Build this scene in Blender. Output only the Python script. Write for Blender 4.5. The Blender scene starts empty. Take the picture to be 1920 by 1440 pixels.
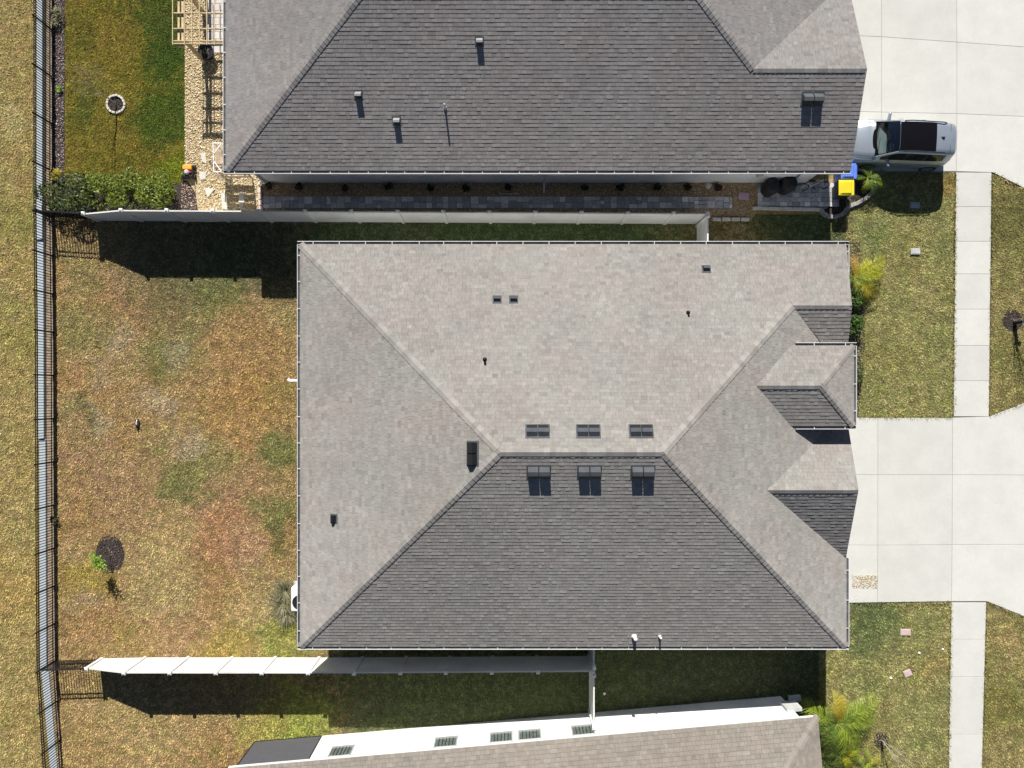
import bpy, bmesh, math, random
import numpy as np
from mathutils import Vector, Matrix

random.seed(7)
rng = np.random.default_rng(11)
SC = bpy.context.scene
COL = SC.collection

# ------------------------------------------------------------------ camera, sky, sun, exposure
CAM_H = 34.0                      # drone hovering 34 m over the lot, looking straight down
F = 1496.0                        # focal length in pixels of the 1920 px wide picture (28 mm)
CX, CY = 958.0, 741.0             # picture point right below the drone
cam = bpy.data.cameras.new('camera')
cam.sensor_width = 36.0
cam.lens = 36.0 * F / 1920.0
cam.shift_x = (960.0 - CX) / 1920.0
cam.shift_y = (CY - 720.0) / 1920.0
cam.clip_start, cam.clip_end = 0.5, 2000.0
cam_o = bpy.data.objects.new('camera', cam)
cam_o.location = (0, 0, CAM_H)
COL.objects.link(cam_o)
SC.camera = cam_o

SUN_EL = math.radians(37.3)
SUN_AZ = math.radians(-5.7)       # a little west of +Y
world = bpy.data.worlds.new('World')
SC.world = world
world.use_nodes = True
wn = world.node_tree.nodes
wl = world.node_tree.links
sky = wn.new('ShaderNodeTexSky')
sky.sky_type = 'NISHITA'
sky.sun_disc = False
sky.sun_elevation = SUN_EL
sky.sun_rotation = SUN_AZ
sky.air_density = 0.6
sky.dust_density = 0.2
bg = wn['Background']
bg.inputs['Strength'].default_value = 0.05
wl.new(sky.outputs['Color'], bg.inputs['Color'])
sun = bpy.data.lights.new('sun', 'SUN')
sun.energy = 5.0
sun.angle = math.radians(0.5)
sun.color = (1.0, 0.955, 0.88)
sun_o = bpy.data.objects.new('sun', sun)
to_sun = Vector((math.sin(SUN_AZ) * math.cos(SUN_EL), math.cos(SUN_AZ) * math.cos(SUN_EL), math.sin(SUN_EL)))
sun_o.rotation_euler = to_sun.to_track_quat('Z', 'Y').to_euler()
sun_o.location = to_sun * 60
COL.objects.link(sun_o)
SC.view_settings.view_transform = 'Standard'
SC.view_settings.look = 'None'
SC.view_settings.exposure = 0.68
SC.view_settings.gamma = 1.0
SC.view_settings.use_curve_mapping = False

# ------------------------------------------------------------------ helpers
def P(px, py, z=0.0):
    """survey point of the photograph -> metres on the level z"""
    d = (CAM_H - z) / F
    return Vector(((px - CX) * d, (CY - py) * d, z))

def lin(c):
    c = c / 255.0
    return c / 12.92 if c <= 0.04045 else ((c + 0.055) / 1.055) ** 2.4

def alb(r, g, b, k=0.66):
    return (lin(r) * k, lin(g) * k, lin(b) * k)

WM = {}                                   # world matrix of every object made here

class MB:
    def __init__(s):
        s.v, s.f, s.m, s.t = [], [], [], []
    def face(s, pts, m=0, tone=None):
        i = len(s.v)
        s.v += [tuple(p) for p in pts]
        s.f.append(tuple(range(i, i + len(pts))))
        s.m.append(m)
        if tone is not None:
            s.t += [tone] * len(pts)
    def hexa(s, p, m=0, tone=None):       # 4 bottom points, 4 top points, both counter-clockwise
        i = len(s.v)
        s.v += [tuple(q) for q in p]
        for f in ((3, 2, 1, 0), (4, 5, 6, 7), (0, 1, 5, 4), (1, 2, 6, 5), (2, 3, 7, 6), (3, 0, 4, 7)):
            s.f.append(tuple(i + k for k in f)); s.m.append(m)
        if tone is not None:
            s.t += [tone] * 8
    def box(s, x0, x1, y0, y1, z0, z1, m=0, tone=None):
        s.hexa([(x0, y0, z0), (x1, y0, z0), (x1, y1, z0), (x0, y1, z0),
                (x0, y0, z1), (x1, y0, z1), (x1, y1, z1), (x0, y1, z1)], m, tone)
    def bar(s, a, b, w, h, m=0, up=Vector((0, 0, 1)), tone=None):   # beam from a to b, w wide, h deep, centred
        a, b = Vector(a), Vector(b)
        d = (b - a).normalized()
        side = d.cross(up)
        if side.length < 1e-5:
            side = d.cross(Vector((0, 1, 0)))
        side.normalize()
        top = side.cross(d).normalized()
        sw, th = side * w / 2, top * h / 2
        q = []
        for c in (a, b):
            q.append([c - sw - th, c + sw - th, c + sw + th, c - sw + th])
        s.hexa([q[0][0], q[0][1], q[0][2], q[0][3], q[1][0], q[1][1], q[1][2], q[1][3]], m, tone)
    def tube(s, pts, radii, n=8, m=0, cap=True, tone=None):
        pts = [Vector(p) for p in pts]
        if not hasattr(radii, '__len__'):
            radii = [radii] * len(pts)
        i0 = len(s.v)
        for k, p in enumerate(pts):
            d = (pts[min(k + 1, len(pts) - 1)] - pts[max(k - 1, 0)]).normalized()
            a = d.cross(Vector((0, 0, 1)))
            if a.length < 1e-3:
                a = d.cross(Vector((1, 0, 0)))
            a.normalize()
            b = d.cross(a).normalized()
            for j in range(n):
                t = 2 * math.pi * j / n
                s.v.append(tuple(p + (a * math.cos(t) + b * math.sin(t)) * radii[k]))
        if tone is not None:
            s.t += [tone] * (len(pts) * n)
        for k in range(len(pts) - 1):
            for j in range(n):
                j2 = (j + 1) % n
                s.f.append((i0 + k * n + j, i0 + k * n + j2, i0 + (k + 1) * n + j2, i0 + (k + 1) * n + j)); s.m.append(m)
        if cap:
            s.f.append(tuple(i0 + j for j in range(n))); s.m.append(m)
            s.f.append(tuple(i0 + (len(pts) - 1) * n + j for j in reversed(range(n)))); s.m.append(m)
    def lathe(s, prof, c=(0, 0, 0), n=20, m=0):      # prof: list of (r, z)
        i0 = len(s.v)
        for r, z in prof:
            for j in range(n):
                t = 2 * math.pi * j / n
                s.v.append((c[0] + r * math.cos(t), c[1] + r * math.sin(t), c[2] + z))
        for k in range(len(prof) - 1):
            for j in range(n):
                j2 = (j + 1) % n
                s.f.append((i0 + k * n + j, i0 + k * n + j2, i0 + (k + 1) * n + j2, i0 + (k + 1) * n + j)); s.m.append(m)
        s.f.append(tuple(i0 + j for j in reversed(range(n)))); s.m.append(m)
        s.f.append(tuple(i0 + (len(prof) - 1) * n + j for j in range(n))); s.m.append(m)
    def prism(s, poly, z0, z1, m=0, tone=None):      # counter-clockwise xy outline
        n = len(poly)
        i0 = len(s.v)
        s.v += [(p[0], p[1], z0) for p in poly] + [(p[0], p[1], z1) for p in poly]
        s.f.append(tuple(i0 + k for k in reversed(range(n)))); s.m.append(m)
        s.f.append(tuple(i0 + n + k for k in range(n))); s.m.append(m)
        for k in range(n):
            k2 = (k + 1) % n
            s.f.append((i0 + k, i0 + k2, i0 + n + k2, i0 + n + k)); s.m.append(m)
        if tone is not None:
            s.t += [tone] * (2 * n)
    def mesh(s, name, mats, smooth=False):
        me = bpy.data.meshes.new(name)
        me.from_pydata(s.v, [], s.f)
        if not isinstance(mats, (list, tuple)):
            mats = [mats]
        for m in mats:
            me.materials.append(m)
        if len(mats) > 1:
            me.polygons.foreach_set('material_index', s.m)
        if s.t and len(s.t) == len(s.v):
            a = me.attributes.new('tone', 'FLOAT', 'POINT')
            a.data.foreach_set('value', s.t)
        if smooth:
            me.polygons.foreach_set('use_smooth', [True] * len(me.polygons))
        me.update()
        return me

def link(name, me, parent=None, mw=None):
    o = bpy.data.objects.new(name, me)
    COL.objects.link(o)
    mw = mw or Matrix.Identity(4)
    if parent is not None:
        o.parent = parent
        o.matrix_parent_inverse = WM[parent].inverted()
    o.matrix_basis = mw
    WM[o] = mw.copy()
    return o

def obj(name, mb, mats, parent=None, smooth=False, mw=None):
    return link(name, mb.mesh(name, mats, smooth), parent, mw)

def tag(o, label=None, cat=None, group=None, kind=None):
    if label: o['label'] = label
    if cat: o['category'] = cat
    if group: o['group'] = group
    if kind: o['kind'] = kind
    return o

def thing(name, loc, label, cat, group=None):
    o = bpy.data.objects.new(name, None)
    o.empty_display_size = 0.3
    COL.objects.link(o)
    mw = Matrix.Translation(Vector(loc))
    o.matrix_basis = mw
    WM[o] = mw
    return tag(o, label, cat, group)

def bevel(o, w, seg=2):
    m = o.modifiers.new('bevel', 'BEVEL'); m.width = w; m.segments = seg; m.limit_method = 'ANGLE'
    return o

# ------------------------------------------------------------------ materials
class NT:
    def __init__(s, name, rough=0.8, metal=0.0, spec=0.5):
        s.mat = bpy.data.materials.new(name)
        s.mat.use_nodes = True
        s.n = s.mat.node_tree.nodes
        s.l = s.mat.node_tree.links
        s.b = s.n['Principled BSDF']
        s.b.inputs['Roughness'].default_value = rough
        s.b.inputs['Metallic'].default_value = metal
        s.b.inputs['Specular IOR Level'].default_value = spec
        s._pos = None
    def put(s, inp, val):
        if isinstance(val, bpy.types.NodeSocket):
            s.l.new(val, inp)
        elif isinstance(val, (tuple, list)):
            inp.default_value = (*val, 1.0) if len(val) == 3 and len(inp.default_value) == 4 else val
        else:
            inp.default_value = val
    @property
    def pos(s):
        if s._pos is None:
            s._pos = s.n.new('ShaderNodeNewGeometry').outputs['Position']
        return s._pos
    def objc(s):
        return s.n.new('ShaderNodeTexCoord').outputs['Object']
    def noise(s, scale, detail=3.0, rough=0.55, vec=None, dist=0.0):
        t = s.n.new('ShaderNodeTexNoise')
        t.inputs['Scale'].default_value = scale
        t.inputs['Detail'].default_value = detail
        t.inputs['Roughness'].default_value = rough
        t.inputs['Distortion'].default_value = dist
        s.l.new(vec if vec is not None else s.pos, t.inputs['Vector'])
        return t.outputs['Fac']
    def noisec(s, scale, detail=3.0):
        t = s.n.new('ShaderNodeTexNoise')
        t.inputs['Scale'].default_value = scale
        t.inputs['Detail'].default_value = detail
        s.l.new(s.pos, t.inputs['Vector'])
        return t.outputs['Color']
    def math(s, op, a, b=0.0, c=None, clamp=False):
        t = s.n.new('ShaderNodeMath'); t.operation = op; t.use_clamp = clamp
        s.put(t.inputs[0], a); s.put(t.inputs[1], b)
        if c is not None: s.put(t.inputs[2], c)
        return t.outputs[0]
    def vmath(s, op, a, b=None, scale=None):
        t = s.n.new('ShaderNodeVectorMath'); t.operation = op
        s.put(t.inputs[0], a)
        if b is not None: s.put(t.inputs[1], b)
        if scale is not None: t.inputs['Scale'].default_value = scale
        return t.outputs['Value' if op in ('LENGTH', 'DISTANCE', 'DOT_PRODUCT') else 'Vector']
    def mapr(s, v, a, b, c=0.0, d=1.0, smooth=True):
        t = s.n.new('ShaderNodeMapRange')
        t.interpolation_type = 'SMOOTHSTEP' if smooth else 'LINEAR'
        s.put(t.inputs[0], v)
        for i, q in enumerate((a, b, c, d)): t.inputs[1 + i].default_value = q
        return t.outputs[0]
    def mix(s, fac, a, b, blend='MIX'):
        t = s.n.new('ShaderNodeMix'); t.data_type = 'RGBA'; t.blend_type = blend
        s.put(t.inputs[0], fac); s.put(t.inputs[6], a); s.put(t.inputs[7], b)
        return t.outputs[2]
    def ramp(s, v, stops):
        t = s.n.new('ShaderNodeValToRGB')
        e = t.color_ramp.elements
        while len(e) < len(stops): e.new(0.5)
        for q, (p, c) in zip(e, stops):
            q.position = p; q.color = (*c, 1.0)
        s.put(t.inputs[0], v)
        return t.outputs[0]
    def attr(s, name):
        t = s.n.new('ShaderNodeAttribute'); t.attribute_name = name
        return t.outputs['Fac']
    def rnd(s):
        return s.n.new('ShaderNodeObjectInfo').outputs['Random']
    def val(s, col, f):                       # brightness multiply by a scalar socket
        return s.vmath('MULTIPLY', col, s.comb(f))
    def comb(s, f):
        t = s.n.new('ShaderNodeCombineXYZ')
        for i in range(3): s.put(t.inputs[i], f)
        return t.outputs[0]
    def base(s, c):
        s.put(s.b.inputs['Base Color'], c); return s
    def bump(s, h, strength=0.4, dist=0.02):
        t = s.n.new('ShaderNodeBump')
        t.inputs['Strength'].default_value = strength
        t.inputs['Distance'].default_value = dist
        s.l.new(h, t.inputs['Height'])
        s.l.new(t.outputs[0], s.b.inputs['Normal'])
        return s

def plain(name, col, rough=0.6, metal=0.0, var=0.12, scale=3.0, spec=0.4, bump=0.0):
    n = NT(name, rough, metal, spec)
    f = n.noise(scale, 4)
    f2 = n.noise(scale * 14, 2)
    k = n.math('ADD', n.mapr(f, 0.3, 0.7, 1 - var, 1 + var), n.mapr(f2, 0.3, 0.7, -var * .5, var * .5))
    n.base(n.val(col, k))
    if bump: n.bump(f2, bump, 0.01)
    return n.mat

def lawn_mat(name, ramp, blobs=(), blobscale=0.55, soil=0.86, fine=1.9, desat=.12, green=(0.84, 1.08, 0.72)):
    """turf colours: slow ramp of noise, plus patches of their own place (px, py, radius px, colour, strength)"""
    n = NT(name, 0.85, 0, 0.15)
    big = n.noise(0.42, 5, 0.62)
    col = n.ramp(big, ramp)
    warp = n.vmath('SCALE', n.vmath('SUBTRACT', n.noisec(blobscale, 4), (0.5, 0.5, 0.5)), scale=3.4)
    wp = n.vmath('ADD', n.pos, warp)
    wpf = n.vmath('MULTIPLY', wp, (1, 1, 0))
    rag = n.math('MULTIPLY', n.math('SUBTRACT', n.noise(3.2, 5, .7), .5), 1.15)
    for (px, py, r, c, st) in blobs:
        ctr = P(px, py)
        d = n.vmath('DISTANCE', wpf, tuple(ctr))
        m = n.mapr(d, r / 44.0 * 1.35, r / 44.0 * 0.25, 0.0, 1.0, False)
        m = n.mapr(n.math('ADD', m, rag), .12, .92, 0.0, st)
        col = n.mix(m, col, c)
    mid = n.noise(2.6, 4, 0.6)
    sm = n.noise(11.0, 3, 0.6)
    k = n.math('MULTIPLY', n.mapr(mid, 0.25, 0.75, 0.72, 1.30), n.mapr(sm, 0.25, 0.75, 0.70, 1.32))
    k = n.math('MULTIPLY', k, n.math('ADD', soil, n.math('MULTIPLY', n.attr('tone'), fine)))
    c2 = n.mix(desat, n.val(col, k), n.comb(n.math('MULTIPLY', k, .19)))
    hue = n.mapr(n.noise(1.7, 3), 0.35, 0.68, 0.0, 0.42)
    c2 = n.mix(hue, c2, n.vmath('MULTIPLY', c2, green))
    n.base(c2)
    n.bump(n.noise(17, 4, 0.7), 0.9, 0.05)
    return n.mat

TAN = alb(176, 146, 98); RUST = alb(172, 134, 84); GREEN = alb(112, 118, 54); OLIVE = alb(146, 134, 78)
SAND = alb(188, 170, 148); PINKB = alb(172, 136, 98); LIME = alb(150, 152, 62); DKG = alb(74, 92, 28)
STRAW = alb(196, 172, 118)

M = {}
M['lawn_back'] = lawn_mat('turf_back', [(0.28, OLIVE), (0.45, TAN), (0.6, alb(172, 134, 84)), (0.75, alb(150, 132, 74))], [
    (450, 690, 110, RUST, .5), (470, 640, 60, RUST, .35), (500, 740, 60, alb(184, 140, 72), .5), (420, 770, 60, alb(178, 134, 72), .5),
    (250, 560, 70, PINKB, .7), (200, 610, 60, RUST, .4), (300, 560, 60, RUST, .5), (170, 860, 75, PINKB, .8), (150, 900, 50, RUST, .5),
    (420, 930, 100, PINKB, .9), (260, 920, 90, PINKB, .6), (430, 1010, 70, alb(182, 130, 90), .8), (180, 1170, 60, RUST, .7),
    (330, 1190, 80, PINKB, .7), (300, 1100, 80, STRAW, .4), (320, 1020, 70, STRAW, .5), (480, 1130, 60, STRAW, .5),
    (345, 890, 65, GREEN, .75), (400, 850, 60, OLIVE, .7), (530, 850, 55, GREEN, .8), (520, 960, 50, GREEN, .7), (530, 1005, 35, DKG, .55),
    (525, 740, 40, GREEN, .4), (330, 650, 60, OLIVE, .7), (160, 625, 55, OLIVE, .8), (155, 775, 30, DKG, .5), (410, 550, 60, LIME, .6),
    (150, 510, 50, OLIVE, .6), (300, 680, 40, GREEN, .5), (215, 640, 36, SAND, .4), (190, 700, 40, SAND, .3), (285, 745, 36, SAND, .4),
    (350, 825, 34, SAND, .5), (180, 785, 26, SAND, .35), (330, 660, 26, SAND, .4), (160, 1130, 26, SAND, .35), (450, 1030, 50, SAND, .2),
    (540, 1200, 70, LIME, .8), (420, 1215, 60, alb(168, 146, 60), .7), (250, 1215, 60, alb(160, 132, 62), .6), (160, 1090, 45, alb(170, 148, 60), .8),
    (250, 1380, 150, alb(184, 156, 104), .85), (160, 1420, 90, alb(178, 146, 92), .7), (560, 1350, 80, alb(170, 172, 70), .95),
    (480, 1370, 60, alb(176, 162, 78), .8),
    (1000, 440, 420, alb(66, 92, 40), .95), (660, 440, 160, alb(66, 88, 44), .9), (480, 440, 120, alb(66, 76, 48), .8), (1500, 430, 130, alb(66, 88, 40), .95), (1540, 1260, 100, alb(92, 100, 52), .9), (1100, 1300, 560, alb(84, 96, 46), .95), (1400, 1300, 260, alb(80, 88, 48), .9), (760, 1310, 160, alb(84, 96, 46), .8), (360, 470, 170, alb(90, 96, 56), .7)])  # greener turf; shade of fence and houses also put into these dark patches
M['lawn_out'] = lawn_mat('turf_outside', [(0.28, alb(148, 138, 76)), (0.45, alb(178, 156, 98)), (0.62, alb(178, 152, 92)), (0.78, alb(148, 142, 76))], [
    (30, 420, 60, alb(150, 142, 62), .6), (15, 230, 40, alb(196, 178, 126), .6), (40, 620, 60, alb(150, 144, 60), .5), (30, 1100, 90, alb(192, 158, 88), .6)])
M['lawn_up'] = lawn_mat('turf_north', [(0.28, alb(104, 102, 30)), (0.45, alb(126, 112, 42)), (0.62, alb(138, 116, 50)), (0.78, alb(98, 98, 30))], [
    (330, 100, 75, alb(62, 84, 20), .95), (320, 220, 70, alb(70, 88, 22), .9), (300, 20, 80, alb(66, 86, 22), .8), (150, 215, 45, alb(92, 98, 40), .7),
    (330, 330, 50, alb(116, 126, 24), .8), (150, 70, 40, alb(100, 96, 36), .7), (260, 300, 60, alb(100, 98, 26), .6), (170, 150, 40, alb(140, 128, 80), .4)], desat=.02, green=(.74, 1.08, .6))
M['lawn_front'] = lawn_mat('turf_front', [(0.28, alb(118, 122, 62)), (0.45, alb(156, 148, 90)), (0.62, alb(148, 138, 78)), (0.78, alb(122, 126, 64))], [
    (1630, 450, 50, alb(120, 128, 70), .7), (1770, 350, 40, alb(150, 120, 56), .7), (1640, 1180, 70, alb(106, 116, 62), .85), (1610, 1150, 40, alb(92, 104, 50), .7),
    (1760, 1260, 40, alb(178, 152, 92), .6), (1720, 560, 60, alb(164, 150, 94), .5), (1640, 700, 60, alb(150, 142, 78), .4)], blobscale=.7)
M['lawn_verge'] = lawn_mat('turf_verge', [(0.28, alb(106, 104, 40)), (0.45, alb(142, 132, 72)), (0.62, alb(160, 142, 90)), (0.78, alb(118, 112, 46))], [
    (1890, 400, 60, alb(110, 104, 40), .8), (1885, 1190, 50, alb(180, 154, 100), .7), (1860, 1330, 60, alb(128, 118, 44), .6)], blobscale=.7)

def shingle_mat(name, dark, mid, light, pinkish):
    n = NT(name, 0.9, 0, 0.2)
    if 'Diffuse Roughness' in n.b.inputs: n.b.inputs['Diffuse Roughness'].default_value = 0.5
    t = n.attr('tone')
    c = n.ramp(t, [(0.0, dark), (0.35, mid), (0.75, light), (1.0, tuple(q * 1.12 for q in light))])
    h = n.mapr(n.noise(0.55, 4, .6), 0.35, 0.65, 0.0, 1.0)
    c = n.mix(n.math('MULTIPLY', h, 0.5), c, n.vmath('MULTIPLY', c, pinkish))
    g = n.noise(70, 2)
    st = n.noise(5, 4, .6)
    k = n.math('MULTIPLY', n.mapr(g, 0.25, 0.75, 0.82, 1.18), n.math('MULTIPLY', n.mapr(st, 0.3, 0.7, 0.93, 1.07), n.mapr(n.noise(.22, 3, .6, dist=.8), .3, .7, .945, 1.05)))
    n.base(n.val(c, k))
    n.bump(g, 0.5, 0.006)
    return n.mat
M['shingle'] = shingle_mat('asphalt_shingle', (.145, .141, .132), (.25, .243, .228), (.325, .317, .297), (1.07, .965, .95))
M['shingle_up'] = shingle_mat('asphalt_shingle_grey', (.14, .135, .133), (.236, .228, .222), (.308, .297, .286), (1.06, .975, .98))
M['shingle_low'] = shingle_mat('asphalt_shingle_brown', (.125, .115, .10), (.21, .194, .17), (.272, .252, .22), (1.05, .97, .95))

M['stucco'] = plain('white_stucco', (.73, .735, .73), .85, var=.08, scale=.8, bump=.25)
M['trim'] = plain('white_trim', (.62, .62, .62), .45, var=.04)
M['gutter_dark'] = plain('gutter_inside', (.075, .078, .088), .6, var=.3)
M['soffit'] = plain('soffit_white', (.7, .7, .69), .6, var=.04)
M['vinyl'] = plain('vinyl_fence', (.63, .635, .615), .38, var=.10, scale=.9)
M['black'] = plain('black_metal', (.018, .018, .02), .45, var=.15)
M['vent'] = plain('vent_grey', (.08, .087, .097), .95, var=.12, spec=.08)
M['vent_dark'] = plain('vent_dark', (.008, .0085, .010), .6, var=.2)
M['pipe_white'] = plain('pipe_white', (.74, .74, .74), .45, var=.06)
M['wood'] = plain('pergola_pine', (.50, .40, .235), .7, var=.16, scale=5)
M['wood2'] = plain('slat_wood', (.42, .33, .23), .75, var=.2, scale=5)
M['glass'] = plain('dark_glass', (.02, .025, .027), .04, var=.1, spec=.8)
M['pane'] = plain('house_glass', (.10, .125, .115), .12, var=.3, scale=9)
M['sash'] = plain('window_sash', (.30, .31, .31), .5, var=.06)
M['screen'] = plain('insect_screen', (.075, .076, .086), .75, var=.05)
M['plastic_dark'] = plain('dark_plastic', (.03, .031, .034), .45, var=.15)
M['yellow'] = plain('yellow_plastic', (.64, .53, .02), .4, var=.06)
M['blue'] = plain('blue_plastic', (.10, .19, .62), .4, var=.06)
M['orange'] = plain('orange_plastic', (.72, .28, .02), .4, var=.06)
M['red'] = plain('red_plastic', (.35, .04, .05), .4, var=.06)
M['pink'] = plain('pink_lid', (.50, .38, .36), .6, var=.1)
M['greybox'] = plain('grey_lid', (.42, .43, .42), .6, var=.1)
M['white'] = plain('white_plastic', (.78, .78, .77), .4, var=.05)
M['stone'] = plain('pale_stone', (.52, .50, .44), .85, var=.12, scale=6, bump=.4)
M['block'] = plain('edging_block', (.27, .26, .25), .9, var=.22, scale=6, bump=.4)
M['blockw'] = plain('pale_block', (.50, .49, .47), .9, var=.18, scale=6, bump=.4)
M['bark'] = plain('bark', (.13, .10, .075), .9, var=.25, scale=12, bump=.4)
M['pale_bark'] = plain('pale_bark', (.40, .34, .29), .8, var=.2, scale=12)
M['soil'] = plain('mulch_soil', (.042, .032, .028), .95, var=.4, scale=9, bump=.6)
M['cloth'] = plain('grill_cover', (.014, .014, .016), .7, var=.3)
M['garage'] = plain('garage_door_white', (.72, .72, .71), .5, var=.04)

def concrete(name, base, tint=(1, 1, 1)):
    n = NT(name, 0.9, 0, 0.25)
    f = n.noise(0.9, 5, .6); g = n.noise(9, 4, .6); h = n.noise(90, 2)
    sp = n.mapr(n.noise(2.2, 6, .7, dist=.6), .63, .74, 0, .08)
    k = n.math('MULTIPLY', n.mapr(f, .3, .7, .955, 1.035), n.mapr(g, .3, .7, .98, 1.02))
    k = n.math('MULTIPLY', k, n.mapr(h, .3, .7, .96, 1.04))
    k = n.math('SUBTRACT', k, sp)
    k = n.math('MULTIPLY', k, n.mapr(n.rnd(), 0, 1, .935, 1.03, False))
    n.base(n.val(base, k))
    n.bump(h, .15, .004)
    return n.mat
M['concrete'] = concrete('driveway_concrete', (.522, .52, .49))
M['joint'] = plain('joint_dark', (.24, .23, .21), .95, var=.2)
M['wallcap'] = concrete('wall_concrete', (.38, .43, .47))

def tone_mat(name, stops, rough=.85, noise_scale=25.0, k=(.8, 1.2), spec=.25, sss=None):
    n = NT(name, rough, 0, spec)
    c = n.ramp(n.attr('tone'), stops)
    f = n.noise(noise_scale, 3)
    n.base(n.val(c, n.mapr(f, .3, .7, *k)))
    return n.mat
M['pebble'] = tone_mat('tan_river_rock', [(0, (.30, .22, .12)), (.3, (.52, .42, .26)), (.7, (.66, .56, .38)), (1, (.78, .73, .60))])
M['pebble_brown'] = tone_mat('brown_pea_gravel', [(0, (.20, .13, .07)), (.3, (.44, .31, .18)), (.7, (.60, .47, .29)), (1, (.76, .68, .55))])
M['pebble_red'] = tone_mat('reddish_gravel', [(0, (.10, .05, .04)), (.3, (.28, .17, .14)), (.7, (.45, .33, .28)), (1, (.66, .58, .52))])
M['mulch'] = tone_mat('bark_mulch', [(0, (.022, .016, .014)), (.5, (.06, .045, .038)), (.85, (.13, .10, .085)), (1, (.30, .25, .22))])
M['paver'] = None
_n = NT('grey_paver', .9, 0, .25)
_c = _n.ramp(_n.rnd(), [(0, (.27, .28, .295)), (.5, (.38, .39, .41)), (.8, (.50, .51, .53)), (1, (.66, .67, .68))])
_n.base(_n.val(_c, _n.mapr(_n.noise(14, 4), .3, .7, .8, 1.2))); _n.bump(_n.noise(40, 3), .3, .006)
M['paver'] = _n.mat
_n = NT('pale_paver', .9, 0, .25)
_c = _n.ramp(_n.rnd(), [(0, (.50, .46, .43)), (1, (.60, .57, .55))])
_n.base(_n.val(_c, _n.mapr(_n.noise(14, 4), .3, .7, .9, 1.1)))
M['paver_pale'] = _n.mat

def leaf_mat(name, stops, trans=.25):
    n = NT(name, .5, 0, .35)
    c = n.ramp(n.attr('tone'), stops)
    n.base(c)
    tr = n.n.new('ShaderNodeBsdfTranslucent'); n.l.new(c, tr.inputs[0])
    mx = n.n.new('ShaderNodeMixShader'); mx.inputs[0].default_value = trans
    n.l.new(n.b.outputs[0], mx.inputs[1]); n.l.new(tr.outputs[0], mx.inputs[2])
    n.l.new(mx.outputs[0], n.n['Material Output'].inputs[0])
    return n.mat
M['leaf'] = leaf_mat('hedge_leaf', [(0, (.035, .055, .008)), (.5, (.12, .165, .018)), (1, (.29, .33, .045))])
M['leaf_dark'] = leaf_mat('dark_leaf', [(0, (.016, .03, .008)), (.5, (.045, .075, .016)), (1, (.16, .18, .04))])
M['leaf_lime'] = leaf_mat('lime_leaf', [(0, (.10, .20, .02)), (.5, (.25, .42, .05)), (1, (.42, .55, .10))])
M['leaf_front'] = leaf_mat('shrub_leaf', [(0, (.02, .045, .008)), (.5, (.05, .11, .018)), (1, (.13, .22, .04))])
M['leaf_ever'] = leaf_mat('small_plant_leaf', [(0, (.008, .010, .006)), (.5, (.022, .026, .014)), (1, (.06, .06, .03))])
M['frond_yel'] = leaf_mat('yellow_green_frond', [(0, (.22, .26, .015)), (.5, (.42, .44, .025)), (1, (.62, .56, .06))], .35)
M['frond_gold'] = leaf_mat('golden_frond', [(0, (.26, .21, .02)), (.5, (.44, .36, .03)), (1, (.58, .48, .06))], .35)
M['frond_orange'] = leaf_mat('orange_frond', [(0, (.24, .13, .02)), (.5, (.40, .23, .03)), (1, (.5, .33, .05))], .3)
M['frond_grn'] = leaf_mat('green_frond', [(0, (.06, .11, .02)), (.5, (.14, .23, .03)), (1, (.30, .38, .07))], .3)
M['frond_lime'] = leaf_mat('lime_frond', [(0, (.13, .20, .02)), (.5, (.26, .36, .035)), (1, (.45, .50, .07))], .35)
M['straw'] = leaf_mat('ornamental_grass_blade', [(0, (.07, .075, .03)), (.5, (.22, .21, .11)), (1, (.50, .46, .31))], .2)

def paint(name, col):
    n = NT(name, .28, .45, .5)
    n.base(n.val(col, n.mapr(n.noise(2, 2), .3, .7, .97, 1.03)))
    n.b.inputs['Coat Weight'].default_value = .6
    n.b.inputs['Coat Roughness'].default_value = .05
    return n.mat
M['paint'] = paint('silver_paint', (.33, .375, .43))
M['tyre'] = plain('tyre_rubber', (.02, .02, .02), .85, var=.2)
M['rim'] = plain('alloy_rim', (.45, .46, .48), .3, .8, var=.08)
M['lamp_red'] = plain('tail_lamp', (.30, .01, .012), .15, var=.05)
M['lamp_clear'] = plain('head_lamp', (.6, .62, .65), .1, var=.05)
M['interior'] = plain('car_interior', (.04, .04, .044), .7, var=.2)
M['dash'] = plain('dash_grey', (.20, .24, .25), .7, var=.15)
_n = NT('windscreen_glass', .02, 0, .6)
_n.base((.5, .56, .58))
_n.b.inputs['Transmission Weight'].default_value = 0.0
_tr = _n.n.new('ShaderNodeBsdfTransparent'); _tr.inputs[0].default_value = (.72, .8, .8, 1)
_gl = _n.n.new('ShaderNodeBsdfGlossy'); _gl.inputs['Roughness'].default_value = .03
_mx = _n.n.new('ShaderNodeMixShader'); _mx.inputs[0].default_value = .16
_n.l.new(_tr.outputs[0], _mx.inputs[1]); _n.l.new(_gl.outputs[0], _mx.inputs[2])
_n.l.new(_mx.outputs[0], _n.n['Material Output'].inputs[0])
M['windscreen'] = _n.mat

# ------------------------------------------------------------------ ground and lawns
def sheet(name, pts, z, mat):
    mb = MB(); mb.face([(p[0], p[1], z) for p in pts])
    o = obj(name, mb, mat); tag(o, kind='structure')
    return o
def pxs(*pts):      # outline given in survey points, turned counter-clockwise
    q = [P(a, b) for a, b in pts]
    ar = sum(q[i].x * q[(i + 1) % len(q)].y - q[(i + 1) % len(q)].x * q[i].y for i in range(len(q)))
    return q if ar > 0 else q[::-1]

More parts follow.
